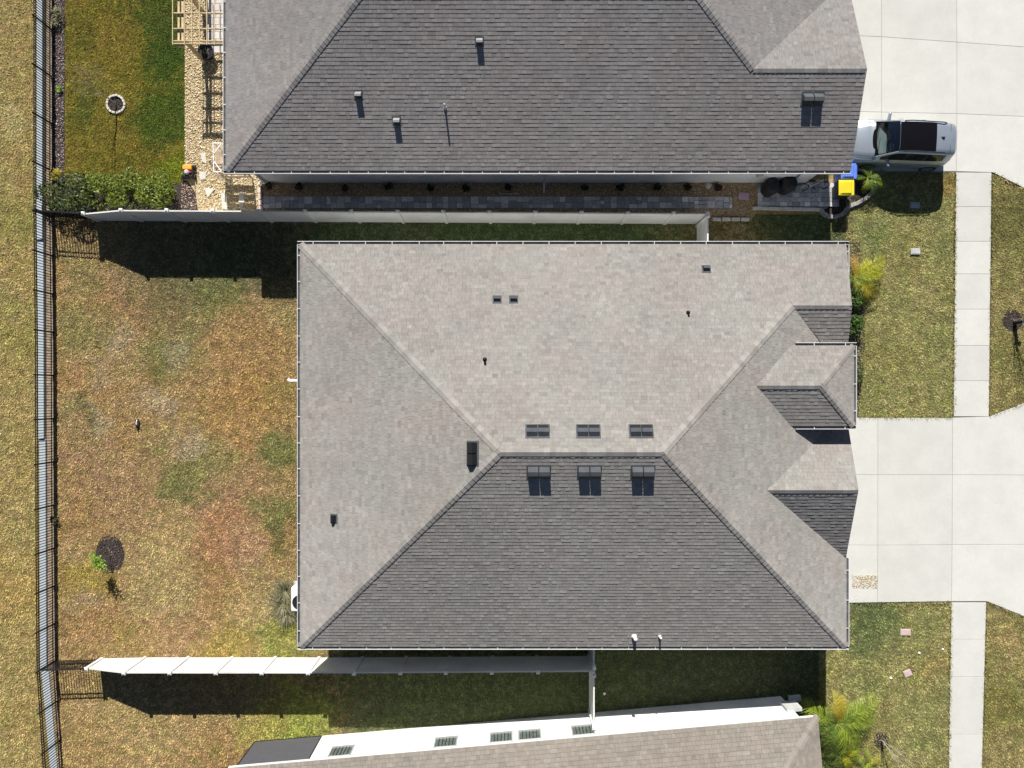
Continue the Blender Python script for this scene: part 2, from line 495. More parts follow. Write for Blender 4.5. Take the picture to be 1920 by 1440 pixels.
sheet('ground', [(-300, -300), (300, -300), (300, 300), (-300, 300)], 0.0, M['lawn_out'])
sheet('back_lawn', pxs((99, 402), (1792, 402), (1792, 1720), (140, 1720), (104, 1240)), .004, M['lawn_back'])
sheet('north_lawn', pxs((121, -220), (347, -220), (346, 346), (122, 346)), .004, M['lawn_up'])
sheet('front_lawn', pxs((1585, 318), (1794, 318), (1794, 790), (1585, 790)), .008, M['lawn_front'])
sheet('south_front_lawn', pxs((1535, 1125), (1786, 1125), (1780, 1720), (1535, 1720)), .008, M['lawn_front'])
sheet('verge_lawn', pxs((1850, 318), (2250, 318), (2250, 790), (1846, 790)), .008, M['lawn_verge'])
sheet('south_verge_lawn', pxs((1846, 1125), (2250, 1125), (2250, 1720), (1830, 1720)), .008, M['lawn_verge'])

def blades(name, label, rects, mat, dens, holes=(), fringe=(), hmin=.04, hmax=.09, wid=.0125):
    """short grass blades over survey rectangles, one uncountable mass"""
    pts = []
    for (x0, y0, x1, y1) in rects:
        a = P(x0, y1); b = P(x1, y0)
        n = int((b.x - a.x) * (b.y - a.y) * dens)
        q = rng.random((n, 2)) * [b.x - a.x, b.y - a.y] + [a.x, a.y]
        pts.append(q)
    q = np.concatenate(pts)
    keep = np.ones(len(q), bool)
    for h in holes:
        if len(h) == 3:
            c = P(h[0], h[1]); keep &= ((q[:, 0] - c.x) ** 2 + (q[:, 1] - c.y) ** 2) > (h[2] / 44) ** 2
        else:
            a = P(h[0], h[3]); b = P(h[2], h[1])
            keep &= ~((q[:, 0] > a.x) & (q[:, 0] < b.x) & (q[:, 1] > a.y) & (q[:, 1] < b.y))
    q = q[keep]
    # clumping: thin out by a cheap value noise
    g = rng.random((64, 64))
    gi = g[(np.floor(q[:, 0] * 7).astype(int)) % 64, (np.floor(q[:, 1] * 7).astype(int)) % 64]
    kk = rng.random(len(q)) < .45 + .75 * gi
    q = q[kk]; gsel = gi[kk]
    n0 = len(q)
    for (fx0, fy0, fx1, fy1) in fringe:
        a = P(fx0, fy0); b = P(fx1, fy1); kf = int((b - a).length * 60)
        t = rng.random(kf)[:, None]
        q = np.concatenate([q, np.array([a.x, a.y]) * (1 - t) + np.array([b.x, b.y]) * t + rng.normal(0, .016, (kf, 2))])
        gsel = np.concatenate([gsel, np.full(kf, .2)])
    n = len(q)
    az = rng.random(n) * 2 * np.pi
    lean = .4 + rng.random(n) * .9
    L = hmin + rng.random(n) * (hmax - hmin)
    L[n0:] = .10 + rng.random(n - n0) * .06; lean[n0:] = .15 + rng.random(n - n0) * .7
    w = wid * (.6 + rng.random(n) * .9)
    V = np.zeros((n, 3, 3))
    px, py = -np.sin(az), np.cos(az)
    V[:, 0, 0] = q[:, 0] - px * w; V[:, 0, 1] = q[:, 1] - py * w
    V[:, 1, 0] = q[:, 0] + px * w; V[:, 1, 1] = q[:, 1] + py * w
    V[:, 2, 0] = q[:, 0] + np.cos(az) * np.sin(lean) * L * 1.5
    V[:, 2, 1] = q[:, 1] + np.sin(az) * np.sin(lean) * L * 1.5
    V[:, 2, 2] = np.cos(lean) * L + .012
    V[:, :2, 2] = .006
    me = bpy.data.meshes.new(name)
    me.vertices.add(3 * n); me.loops.add(3 * n); me.polygons.add(n)
    me.vertices.foreach_set('co', V.reshape(-1))
    me.loops.foreach_set('vertex_index', np.arange(3 * n, dtype=np.int32))
    me.polygons.foreach_set('loop_start', np.arange(0, 3 * n, 3, dtype=np.int32))
    t = np.repeat(np.clip(.05 + rng.random(n) * .75 + (gsel - .5) * .45, 0, 1.2), 3)
    a = me.attributes.new('tone', 'FLOAT', 'POINT'); a.data.foreach_set('value', t.astype(np.float32))
    me.materials.append(mat)
    me.update(); me.validate()
    o = link(name, me)
    return tag(o, label, 'grass', kind='stuff')

D = 640
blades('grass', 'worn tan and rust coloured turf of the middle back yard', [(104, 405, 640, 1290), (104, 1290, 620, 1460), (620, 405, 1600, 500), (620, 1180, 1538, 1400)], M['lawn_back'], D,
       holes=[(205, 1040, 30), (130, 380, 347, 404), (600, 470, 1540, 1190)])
blades('grass', 'yellowish turf outside the black metal fence', [(-30, -30, 68, 1470), (68, 1300, 78, 1470)], M['lawn_out'], D)
blades('grass', 'green and brown turf beside the tan gravel strip', [(122, -30, 346, 345)], M['lawn_up'], D, holes=[(218, 196, 19)])
blades('grass', 'olive front lawn between the house and the pavement', [(1585, 322, 1791, 785.5)], M['lawn_front'], D, fringe=[(1607, 782.5, 1786, 782.5), (1790.5, 326, 1786.5, 782)], holes=[(1500, 320, 1640, 372)])
blades('grass', 'olive front lawn beside the palms', [(1536, 1127.5, 1783, 1460)], M['lawn_front'], D, fringe=[(1595, 1131.5, 1783, 1129), (1782, 1130, 1777.5, 1450)])
blades('grass', 'brownish verge turf beyond the long pavement', [(1853, 330, 1950, 772)], M['lawn_verge'], D, fringe=[(1859, 326, 1854, 780), (1855, 781, 1935, 750), (1860, 326, 1935, 362)], holes=[(1899, 602, 19)])
blades('grass', 'brownish verge turf beyond the lower pavement', [(1845, 1150, 1950, 1460)], M['lawn_verge'], D, fringe=[(1849, 1131, 1841, 1450), (1850, 1129, 1935, 1163)])

# ------------------------------------------------------------------ driveways and pavements
def slabbed(name, z, cells, jointpoly, mat=None, gap=.010):
    base = MB(); base.prism(jointpoly, z - .03, z)
    root = obj(name, base, M['joint']); tag(root, kind='structure')
    for c in cells:
        q = c
        ctr = sum(q, Vector()) / len(q)
        ins = []
        for p in q:
            d = (ctr - p); ins.append(p + Vector((math.copysign(gap / 2, d.x), math.copysign(gap / 2, d.y), 0)))
        mb = MB()
        mb.prism([(p.x - ctr.x, p.y - ctr.y) for p in ins], 0, .03)
        o = obj('slab', mb, mat or M['concrete'], root, mw=Matrix.Translation((ctr.x, ctr.y, z - .012)))
        bevel(o, .006, 1)
    return root

ZD = .035
# driveway of the middle house
dc = [pxs((1520, 783), (1645, 784), (1645, 890), (1520, 889)), pxs((1645, 784), (1785, 784), (1784.5, 890), (1645, 890)),
      pxs((1785, 783), (1854, 781), (1985, 730), (1985, 891), (1784.5, 890)),
      pxs((1520, 889), (1645, 890), (1645, 1022), (1520, 1021)), pxs((1645, 890), (1784.5, 890), (1784, 1021), (1645, 1022)),
      pxs((1784.5, 890), (1985, 891), (1985, 1020), (1784, 1021)),
      pxs((1520, 1021), (1645, 1022), (1644, 1129), (1520, 1131)), pxs((1645, 1022), (1784, 1021), (1783, 1127), (1644, 1129)),
      pxs((1784, 1021), (1985, 1020), (1985, 1182), (1849, 1127), (1783, 1127))]
slabbed('driveway', ZD, dc, pxs((1519, 783), (1785, 783), (1854, 781), (1985, 730), (1985, 1182), (1849, 1128), (1783, 1128), (1519, 1131)))
# driveway of the north house
uc = [pxs((1560, -100), (1652, -100), (1652, 70), (1560, 66)), pxs((1652, -100), (1792, -100), (1793, 80), (1652, 70)), pxs((1792, -100), (1990, -100), (1990, 94), (1793, 80)),
      pxs((1560, 66), (1652, 70), (1652, 211), (1560, 208)), pxs((1652, 70), (1793, 80), (1793, 214), (1652, 211)), pxs((1793, 80), (1990, 94), (1990, 222), (1793, 214)),
      pxs((1560, 208), (1652, 211), (1652, 321), (1560, 321)), pxs((1652, 211), (1793, 214), (1792, 322), (1652, 321)),
      pxs((1793, 214), (1990, 222), (1990, 388), (1860, 324), (1792, 322))]
slabbed('north_driveway', ZD, uc, pxs((1559, -101), (1991, -101), (1991, 388), (1860, 324), (1559, 322)))
def walk(name, ys, xl, xr):
    cells = []
    for a, b in zip(ys[:-1], ys[1:]):
        cells.append(pxs((xl(a), a), (xr(a), a), (xr(b), b), (xl(b), b)))
    slabbed(name, ZD, cells, pxs((xl(ys[0]), ys[0]), (xr(ys[0]), ys[0]), (xr(ys[-1]), ys[-1]), (xl(ys[-1]), ys[-1])))
walk('pavement', [324, 388, 453, 514, 580, 648, 714, 781], lambda y: 1791.5 - 4.5 * (y - 322) / 460, lambda y: 1858 - 5 * (y - 322) / 460)
walk('south_pavement', [1129, 1198, 1268, 1376, 1450, 1520, 1590], lambda y: 1783 - 5 * (y - 1128) / 312, lambda y: 1848 - 8 * (y - 1128) / 312)

def pebbles(name, label, polys, mat, n, rmin, rmax, zc=.012, parent=None):
    """heap of loose stones inside survey outlines, one mass"""
    ico = [(0, 0, 1), (.9, 0, .2), (.28, .86, .2), (-.73, .53, .2), (-.73, -.53, .2), (.28, -.86, .2), (0, 0, -.5)]
    fcs = [(0, 1, 2), (0, 2, 3), (0, 3, 4), (0, 4, 5), (0, 5, 1), (6, 2, 1), (6, 3, 2), (6, 4, 3), (6, 5, 4), (6, 1, 5)]
    base = np.array(ico); fa = np.array(fcs)
    P0 = []
    for poly in polys:
        q = [P(a, b) for a, b in poly]
        xs = [p.x for p in q]; ys = [p.y for p in q]
        ar = abs(sum(q[i].x * q[(i + 1) % len(q)].y - q[(i + 1) % len(q)].x * q[i].y for i in range(len(q)))) / 2
        want = int(n * ar); got = 0
        while got < want:
            x = random.uniform(min(xs), max(xs)); y = random.uniform(min(ys), max(ys))
            ins = False
            for i in range(len(q)):
                a, b = q[i], q[i - 1]
                if (a.y > y) != (b.y > y) and x < (b.x - a.x) * (y - a.y) / (b.y - a.y) + a.x: ins = not ins
            if ins:
                P0.append((x, y)); got += 1
    P0 = np.array(P0); k = len(P0)
    r = rmin + rng.random(k) ** 2 * (rmax - rmin)
    az = rng.random(k) * 2 * np.pi
    asp = .6 + rng.random(k) * .5
    X = base[None, :, 0] * r[:, None]; Y = base[None, :, 1] * (r * asp)[:, None]; Z = base[None, :, 2] * (r * .6)[:, None]
    V = np.stack([X * np.cos(az)[:, None] - Y * np.sin(az)[:, None] + P0[:, :1], X * np.sin(az)[:, None] + Y * np.cos(az)[:, None] + P0[:, 1:], Z + zc + rng.random(k)[:, None] * .015], -1)
    V += rng.normal(0, 1, V.shape) * r[:, None, None] * .09
    FA = (fa[None] + 7 * np.arange(k)[:, None, None]).reshape(-1)
    me = bpy.data.meshes.new(name)
    me.vertices.add(7 * k); me.loops.add(30 * k); me.polygons.add(10 * k)
    me.vertices.foreach_set('co', V.reshape(-1)); me.loops.foreach_set('vertex_index', FA.astype(np.int32))
    me.polygons.foreach_set('loop_start', np.arange(0, 30 * k, 3, dtype=np.int32))
    a = me.attributes.new('tone', 'FLOAT', 'POINT'); a.data.foreach_set('value', np.repeat(rng.random(k), 7).astype(np.float32))
    me.materials.append(mat); me.update(); me.validate()
    return tag(link(name, me, parent), label, 'gravel' if 'gravel' in name else 'mulch', kind='stuff')

def bed(name, pts, z, mat):
    return sheet(name, pxs(*pts), z, mat)
bed('gravel_bed', [(347, -220), (420, -220), (640, 60), (640, 345), (488, 350), (488, 404), (372, 404), (347, 335)], .010, plain('tan_sand', (.42, .33, .19), .95, var=.3, scale=10, bump=.6))
pebbles('tan_gravel', 'tan river rock strip beside the north house', [[(347, -40), (424, -40), (424, 330), (372, 330), (347, 322)], [(372, 330), (488, 330), (488, 398), (372, 398)]], M['pebble'], 330, .022, .055)
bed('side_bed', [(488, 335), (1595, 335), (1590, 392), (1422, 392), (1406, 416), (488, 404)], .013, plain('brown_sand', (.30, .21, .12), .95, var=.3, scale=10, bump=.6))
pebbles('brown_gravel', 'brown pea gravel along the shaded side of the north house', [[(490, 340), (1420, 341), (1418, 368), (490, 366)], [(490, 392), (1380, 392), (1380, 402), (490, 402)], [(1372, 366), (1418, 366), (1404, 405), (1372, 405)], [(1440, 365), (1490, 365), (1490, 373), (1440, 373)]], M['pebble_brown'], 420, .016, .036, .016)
bed('red_bed', [(338, 340), (352, 340), (366, 360), (373, 403), (330, 403)], .016, M['soil'])
pebbles('red_gravel', 'reddish gravel heap between the hedge and tan gravel', [[(340, 342), (352, 342), (365, 360), (372, 392), (340, 396)]], M['pebble_red'], 420, .018, .04, .02)
bed('mulch_bed', [(99, -220), (122, -220), (122, 344), (338, 344), (338, 404), (99, 404)], .012, M['soil'])
pebbles('bark_mulch', 'pinkish brown bark mulch along the black fence', [[(101, -20), (121, -20), (121, 334), (101, 334)], [(110, 380), (340, 380), (340, 402), (110, 402)]], tone_mat('fence_mulch', [(0, (.06, .04, .04)), (.4, (.20, .15, .14)), (.8, (.38, .31, .30)), (1, (.62, .56, .55))]), 380, .018, .045, .012)

# stepping stones
for k, (pts, lab) in enumerate([([(383, 352), (403, 356), (390, 371)], 'white kite shaped stepping stone in the tan gravel'),
                                ([(415, 362), (424, 363), (427, 394), (417, 392)], 'narrow white stepping stone near the vinyl fence'),
                                ([(449, 362), (460, 363), (459, 380), (453, 391), (448, 378)], 'grey rounded stepping stone in the brown shaded gravel'),
                                ([(376, 288), (386, 287), (388, 308), (380, 304)], 'small pale stepping stone beside the trellis'),
                                ([(374, 322), (388, 323), (386, 337), (376, 338)], 'faint pale stepping stone beside the orange mower')]):
    mb = MB(); mb.prism([(p.x, p.y) for p in pxs(*pts)], .01, .06)
    tag(bevel(obj('stepping_stone', mb, M['stone']), .01), lab, 'stepping stone', 'stepping stones in the gravel')

# ------------------------------------------------------------------ paved strip beside the north house
PV = {}
def paver(parent, x0, y0, x1, y1, z, mat):
    w = round((x1 - x0) / .02) * .02; h = round((y1 - y0) / .02) * .02
    key = (w, h, mat.name)
    if key not in PV:
        mb = MB(); g = .008
        mb.box(-w / 2 + g, w / 2 - g, -h / 2 + g, h / 2 - g, 0, .05)
        PV[key] = mb.mesh('paver', mat)
    return link('paver', PV[key], parent, Matrix.Translation(((x0 + x1) / 2, (y0 + y1) / 2, z + random.uniform(-.004, .004))))
mb = MB(); mb.prism([(p.x, p.y) for p in pxs((489, 368), (1374, 370), (1374, 393), (489, 391))], .014, .026)
path = tag(obj('paver_path', mb, M['joint']), kind='structure')
a = P(491, 391); b = P(1372, 369)
x = a.x
while x < b.x - .1:
    kind = random.random()
    H3 = (b.y - a.y)
    if kind < .5:
        w = .26; ys = [0, .5, 1]
    elif kind < .8:
        w = .34; ys = [0, .36, 1]
    else:
        w = .18; ys = [0, .34, .67, 1]
    if random.random() < .5: ys = [1 - q for q in reversed(ys)]
    for q0, q1 in zip(ys[:-1], ys[1:]):
        paver(path, x, a.y + q0 * H3, min(x + w, b.x), a.y + q1 * H3, .012, M['paver'])
    x += w
mb = MB(); mb.prism([(p.x, p.y) for p in pxs((1420, 345), (1604, 345), (1590, 366), (1560, 380), (1548, 392), (1418, 392))], .014, .030)
pad = tag(obj('paver_pad', mb, M['joint']), kind='structure')
a = P(1420, 388); b = P(1572, 346)
y = a.y; row = 0
while y < b.y - .1:
    x = a.x - (row % 2) * .11
    while x < b.x:
        w = random.choice([.22, .3, .36])
        paver(pad, max(x, a.x), y, min(x + w, b.x) if min(x + w, b.x) - max(x, a.x) > .05 else max(x, a.x) + .06, y + .2, .018, M['paver'])
        x += w
    y += .2; row += 1
mb = MB(); mb.prism([(p.x, p.y) for p in pxs((384, -180), (425, -180), (425, 100), (388, 100))], .014, .026)
patio = tag(obj('patio', mb, M['joint']), kind='structure')
a = P(386, 100); b = P(424, -60)
y = a.y; row = 0
while y < b.y:
    x = a.x - (row % 2) * .15
    while x < b.x:
        paver(patio, max(x, a.x), y, max(x + .3, a.x + .1), y + .3, .012, M['paver_pale']); x += .3
    y += .3; row += 1

def blocks(name, label, pts, size, mat, h=.12, w=.14):
    """row of edging blocks along a survey line"""
    q = [P(a, b) for a, b in pts]
    t = thing(name, q[len(q) // 2], label, 'edging', 'block edgings of the beds')
    mbk = MB(); mbk.box(-size / 2 + .006, size / 2 - .006, -w / 2, w / 2, 0, h)
    me = mbk.mesh('block', mat)
    for a, b in zip(q[:-1], q[1:]):
        d = b - a; n = max(1, round(d.length / size))
        for k in range(n):
            c = a + d * ((k + .5) / n)
            m = Matrix.Translation((c.x, c.y, random.uniform(.0, .012))) @ Matrix.Rotation(math.atan2(d.y, d.x) + random.uniform(-.04, .04), 4, 'Z')
            bevel(link('block', me, t, m), .012, 1)
    return t
blocks('block_edging', 'pale block row ending the brown gravel bed by the fence corner', [(1334, 412), (1405, 412)], .36, M['blockw'])
blocks('block_edging', 'pale straight block row along the grey paver pad', [(1410, 391), (1540, 394)], .42, M['blockw'])
blocks('block_edging', 'grey curved block arc around the dark soil bed below the yellow bin', [(1538, 394), (1541, 400), (1550, 406), (1562, 408), (1574, 405), (1583, 398), (1590, 388)], .25, M['block'], .14, .17)
blocks('block_edging', 'grey curved block arc around the small palm beside the car', [(1590, 388), (1606, 382), (1622, 373), (1635, 360), (1643, 344), (1646, 326)], .25, M['block'], .14, .17)
blocks('block_edging', 'pinkish block row closing off the paver path at the downspout', [(487, 352), (491, 398)], .25, plain('pink_block', (.55, .45, .40), .9, var=.15, scale=6), .12, .16)
bed('planting_bed', [(1541, 396), (1560, 380), (1588, 366), (1592, 322), (1644, 322), (1641, 345), (1632, 362), (1608, 380), (1588, 389), (1574, 404), (1552, 404)], .016, M['soil'])
bed('house_bed', [(1540, 455), (1612, 455), (1622, 640), (1610, 782), (1540, 782)], .012, M['soil'])

# ------------------------------------------------------------------ roofs
EXPO = .143
def clip(poly, axis, lim, keep_less):
    out = []
    for i in range(len(poly)):
        a, b = poly[i - 1], poly[i]
        ia = (a[axis] <= lim) if keep_less else (a[axis] >= lim)
        ib = (b[axis] <= lim) if keep_less else (b[axis] >= lim)
        if ia != ib:
            t = (lim - a[axis]) / (b[axis] - a[axis])
            c = [0, 0]; c[axis] = lim; c[1 - axis] = a[1 - axis] + t * (b[1 - axis] - a[1 - axis])
            out.append(tuple(c))
        if ib: out.append(b)
    return out

def shingle_plane(poly, udir, out, vmax=None, lift=0.0):
    """append every shingle of one roof plane to out: (height, list of (points, tone))"""
    poly = [Vector(p) for p in poly]
    n = Vector()
    for i in range(len(poly)):
        n += poly[i].cross(poly[(i + 1) % len(poly)])
    n.normalize()
    if n.z < 0: n = -n
    u = Vector(udir).normalized()
    v = n.cross(u).normalized()
    if v.z < 0: v = -v
    o = min(poly, key=lambda p: p.z)
    q = [((p - o).dot(u), (p - o).dot(v)) for p in poly]
    top = max(p[1] for p in q)
    if vmax: top = min(top, vmax)
    k = 0
    while k * EXPO < top:
        v0, v1 = k * EXPO, min((k + 1) * EXPO, top)
        strip = clip(clip(q, 1, v0, False), 1, v1 - .006, True)
        k += 1
        if len(strip) < 3: continue
        u0 = min(p[0] for p in strip); u1 = max(p[0] for p in strip)
        x = u0 - random.random() * .2
        prev = .5
        while x < u1:
            w = random.choice((.13, .16, .19, .22, .28)) * random.uniform(.9, 1.1)
            cell = clip(clip(strip, 0, x + .0025, False), 0, x + w - .0025, True)
            x += w
            if len(cell) < 3: continue
            thick = random.choice((.006, .007, .009, .012))
            tone = min(.92, max(.24, random.gauss(.52, .085) + (.04 if thick > .0095 else -.02)))
            pts = [o + u * c[0] + v * c[1] + n * (lift + .003 + thick * (1 - (c[1] - v0) / EXPO)) for c in cell]
            low = [o + u * c[0] + v * c[1] + n * (lift - .002) for c in cell]
            out.append((pts[0].z, pts, low, tone, len(cell) == 4))
    return n

def shingle_mb(mb, s):
    _, pts, low, tone, _q = s
    i = len(mb.v); n = len(pts)
    ar = Vector()
    for k in range(n): ar += pts[k].cross(pts[(k + 1) % n])
    if ar.z < 0:
        pts = pts[::-1]; low = low[::-1]
    mb.v += [tuple(p) for p in pts] + [tuple(p) for p in low]
    mb.t += [tone] * (2 * n)
    mb.f.append(tuple(range(i, i + n))); mb.m.append(0)
    for k in range(n):
        k2 = (k + 1) % n
        mb.f.append((i + n + k, i + n + k2, i + k2, i + k)); mb.m.append(0)

def caps(roof, a, b, n1, n2, mat, tonebase=.55, expo=.19, wing=.15, lift=.016):
    """folded cap shingles along a hip or ridge from the low end a to the high end b"""
    a, b = Vector(a), Vector(b)
    d = (b - a); L = d.length; d.normalize()
    def wingdir(n):
        w = n.cross(d).normalized()
        if w.z > 0 and (w.z > .02): w = -w
        return w
    w1, w2 = wingdir(n1), wingdir(n2)
    if w1.dot(w2) > .6: w2 = -w2
    up = (n1 + n2).normalized()
    variants = []
    for t in range(5):
        mb = MB()
        def sec(s, h):
            r = d * s + up * h
            return [d * s + w1 * wing + n1 * h, r, d * s + w2 * wing + n2 * h]
        A = sec(0, lift + .014); B = sec(expo + .02, lift + .002)
        A0 = sec(0, lift - .012)
        tone = min(1, max(0, tonebase + (t - 2) * .09))
        for f in ([A[0], A[1], B[1], B[0]], [A[1], A[2], B[2], B[1]], [A0[0], A0[1], A[1], A[0]], [A0[1], A0[2], A[2], A[1]], [A[0], B[0], A0[0]], [A[2], A0[2], B[2]]):
            mb.face(f, 0, tone)
        variants.append(mb.mesh('cap_shingle', mat))
    k = 0
    while (k + 1) * expo < L + .03:
        link('cap_shingle', random.choice(variants), roof, Matrix.Translation(a + d * (k * expo)))
        k += 1

def gutter(house, a, b, outward, hang=.98, z_off=-.02, w=.128):
    """open gutter under the roof edge a-b, with strap hangers"""
    a, b, o = Vector(a), Vector(b), Vector(outward).normalized()
    up = Vector((0, 0, 1))
    a = a + up * z_off; b = b + up * z_off
    mb = MB()
    def strip(o0, o1, z0, z1, m):
        p = [a + o * o0 + up * z0, b + o * o0 + up * z0, b + o * o1 + up * z0, a + o * o1 + up * z0]
        q = [r + up * (z1 - z0) for r in p]
        if (p[1] - p[0]).cross(p[2] - p[1]).z < 0: p.reverse(); q.reverse()
        mb.hexa(p + q, m)
    strip(.0, w - .022, -.11, -.07, 1)
    strip(w - .022, w - .002, -.11, .0, 0)
    strip(-.016, -.002, -.11, -.004, 0)
    g = obj('gutter', mb, [M['trim'], M['gutter_dark']], house)
    L = (b - a).length
    n = max(2, int(L / hang))
    d = (b - a).normalized()
    for k in range(n):
        c = a + d * ((k + .6) * L / n + random.uniform(-.04, .04))
        h = MB(); h.bar(c - o * .012 + up * -.008, c + o * (w - .01) + up * -.008, .026, .006)
        obj('gutter_hanger', h, M['trim'], g)
    return g

def roof_point(px, py, plane):
    """where the line of sight through a survey point meets a roof plane; plane(x, y) -> z"""
    z = 4.0
    for _ in range(40):
        p = P(px, py, z); z = plane(p.x, p.y)
    return P(px, py, z)

def frame_on(p, n, down):
    n = n.normalized(); d = (down - n * down.dot(n)).normalized(); s = d.cross(n).normalized()
    m = Matrix((( s.x, d.x, n.x, p.x), (s.y, d.y, n.y, p.y), (s.z, d.z, n.z, p.z), (0, 0, 0, 1)))
    return m

def box_vent(house, p, n, down, w=.36, l=.40, h=.20, twin=False, top=None):
    """low slant-back roof vent; local y points down the slope"""
    m = frame_on(p + n * .012, n, down)
    mb = MB()
    tw = w * (2 if twin else 1) + (.04 if twin else 0)
    mb.box(-tw / 2 - .05, tw / 2 + .05, -l / 2 - .06, l / 2 + .03, .0, .012, 0)
    t = obj('roof_vent', mb, M['vent'], house, mw=m)
    xs = [-(w / 2 + .02), (w / 2 + .02)] if twin else [0]
    for x in xs:
        y0, y1 = -l / 2, l / 2
        prof = [(y0, .012), (y0 + l * .26, h * .92), (y0 + l * .60, h), (y1, h * .22), (y1, .012)]
        for k, nm_, mt in ((0, 'vent_back', top or M['vent']), (1, 'vent_hood', top or M['vent']), (2, 'vent_opening', M['vent_dark'])):
            g = MB()
            (ya, za), (yb, zb) = prof[k], prof[k + 1]
            e = .004 if k == 1 else 0
            g.hexa([(x - w / 2 - e, ya, .010), (x + w / 2 + e, ya, .010), (x + w / 2 + e, yb, .010), (x - w / 2 - e, yb, .010),
                    (x - w / 2 - e, ya, za + e), (x + w / 2 + e, ya, za + e), (x + w / 2 + e, yb, zb + e), (x - w / 2 - e, yb, zb + e)])
            obj(nm_, g, mt, t, mw=m)
    return t

def vent_pipe(house, p, h=.35, r=.04, mat=None, capw=None):
    mb = MB(); mb.lathe([(r * 1.9, -.05), (r * 1.7, .05), (r, .07), (r, h)], p, 14)
    o = obj('vent_pipe', mb, mat or M['vent_dark'], house, True)
    if capw:
        c = MB(); c.lathe([(capw, h - .02), (capw, h + .05), (capw * .7, h + .09)], p, 14)
        obj('pipe_cap', c, M['pipe_white'], o, True)
    return o

ZE = 3.4

def finish_roof(roof, sh, mat, singles=300):
    sh.sort(key=lambda s: -s[0])
    k = 0; rest = []
    for s in sh:
        if k < singles and s[4]:
            mb = MB(); shingle_mb(mb, s); obj('shingle', mb, mat, roof); k += 1
        else:
            rest.append(s)
    mb = MB()
    for s in rest: shingle_mb(mb, s)
    o = obj('shingle_field', mb, mat, roof); o['kind'] = 'stuff'

def deck(mb, poly, drop=.012):
    mb.face([(p[0], p[1], p[2] - drop) for p in poly])
    mb.face([(p[0], p[1], p[2] - drop - .02) for p in reversed(poly)])

# ---------------- the middle house
XL, XR, YN, YS = -8.08, 12.86, 5.79, -9.64
PM = .47
HALF = (YN - YS) / 2
YR = (YN + YS) / 2
ZR = ZE + PM * HALF
RL, RR = XL + HALF, XR - HALF
house = thing('house', (2.4, YR, 0), 'large middle house, taupe hip roof with twin vents on both sides of its ridge', 'house', 'houses in a row')
mb = MB()
WX0, WX1, WY0, WY1 = XL + .45, 12.3, YS + .45, YN - .45
mb.box(WX0, WX1, WY0, WY1, 0, ZE - .16)
# gable walls standing on the front wall
GA = dict(y=3.31, z=ZE + PM * (YN - 3.31), xe=12.58)
GB = dict(y=-3.44, z=5.07, xe=12.60, half=2.82)
mb.prism([(12.0, YN - .5), (12.0, .9), (12.34, .9), (12.34, YN - .5)][::-1], 0, ZE - .1)
for g, y0, y1 in ((GA, .75, YN - .2), (GB, GB['y'] - GB['half'] + .2, GB['y'] + GB['half'] - .2)):
    mb.face([(12.34, y0, ZE - .15), (12.34, y1, ZE - .15), (12.34, g['y'], g['z'] - .1)])
obj('wall', mb, M['stucco'], house)
A_tip = Vector((XR - (GA['z'] - ZE) / PM, GA['y'], GA['z'])); A_pk = Vector((GA['xe'], GA['y'], GA['z']))
NE_c = Vector((XR, YN, ZE)); NW_c = Vector((XL, YN, ZE)); SW_c = Vector((XL, YS, ZE)); SE_c = Vector((XR, YS, ZE))
R_l = Vector((RL, YR, ZR)); R_r = Vector((RR, YR, ZR))
north = [NW_c, NE_c, A_pk, A_tip, R_r, R_l]
south = [SW_c, SE_c, R_r, R_l]
west = [NW_c, R_l, SW_c]
east = [SE_c, Vector((XR, .66, ZE)), A_tip, R_r]
A_south = [A_tip, A_pk, Vector((XR - .04, GA['y'] - (GA['z'] - ZE) / PM, ZE))]
B_tip = Vector((XR - (GB['z'] - ZE) / PM, GB['y'], GB['z'])); B_pk = Vector((GB['xe'], GB['y'], GB['z']))
B_n = [B_tip, B_pk, Vector((XR - .02, GB['y'] + GB['half'], ZE))]
B_s = [B_tip, B_pk, Vector((XR - .02, GB['y'] - GB['half'], ZE))]
ZP = 4.6
PXe, PY1, PY0 = 12.63, 1.82, -1.13
PH = (PY1 - PY0) / 2; PYc = (PY1 + PY0) / 2; PZ = ZP + PM * PH
P_tip = Vector((XR - (PZ - ZE) / PM, PYc, PZ)); P_end = Vector((PXe - PH, PYc, PZ))
xv = XR - (ZP - ZE) / PM
P_n = [Vector((xv, PY1, ZP)), Vector((PXe, PY1, ZP)), P_end, P_tip]
P_s = [Vector((xv, PY0, ZP)), Vector((PXe, PY0, ZP)), P_end, P_tip]
P_e = [Vector((PXe, PY0, ZP)), Vector((PXe, PY1, ZP)), P_end]
mb = MB()
for poly in (north, south, west, east, A_south, B_n, B_s, P_n, P_s, P_e): deck(mb, poly)
roof = obj('roof', mb, M['shingle'], house)
sh = []
nN = shingle_plane(north, (1, 0, 0), sh); nS = shingle_plane(south, (1, 0, 0), sh)
nW = shingle_plane(west, (0, 1, 0), sh); nE = shingle_plane(east, (0, 1, 0), sh)
shingle_plane(A_south, (1, 0, 0), sh, lift=.004)
nBn = shingle_plane(B_n, (1, 0, 0), sh, lift=.004); nBs = shingle_plane(B_s, (1, 0, 0), sh, lift=.004)
nPn = shingle_plane(P_n, (1, 0, 0), sh); nPs = shingle_plane(P_s, (1, 0, 0), sh); nPe = shingle_plane(P_e, (0, 1, 0), sh)
finish_roof(roof, sh, M['shingle'])
EX = .21
caps(roof, NW_c, R_l, nN, nW, M['shingle'], .62, EX); caps(roof, SW_c, R_l, nW, nS, M['shingle'], .5, EX)
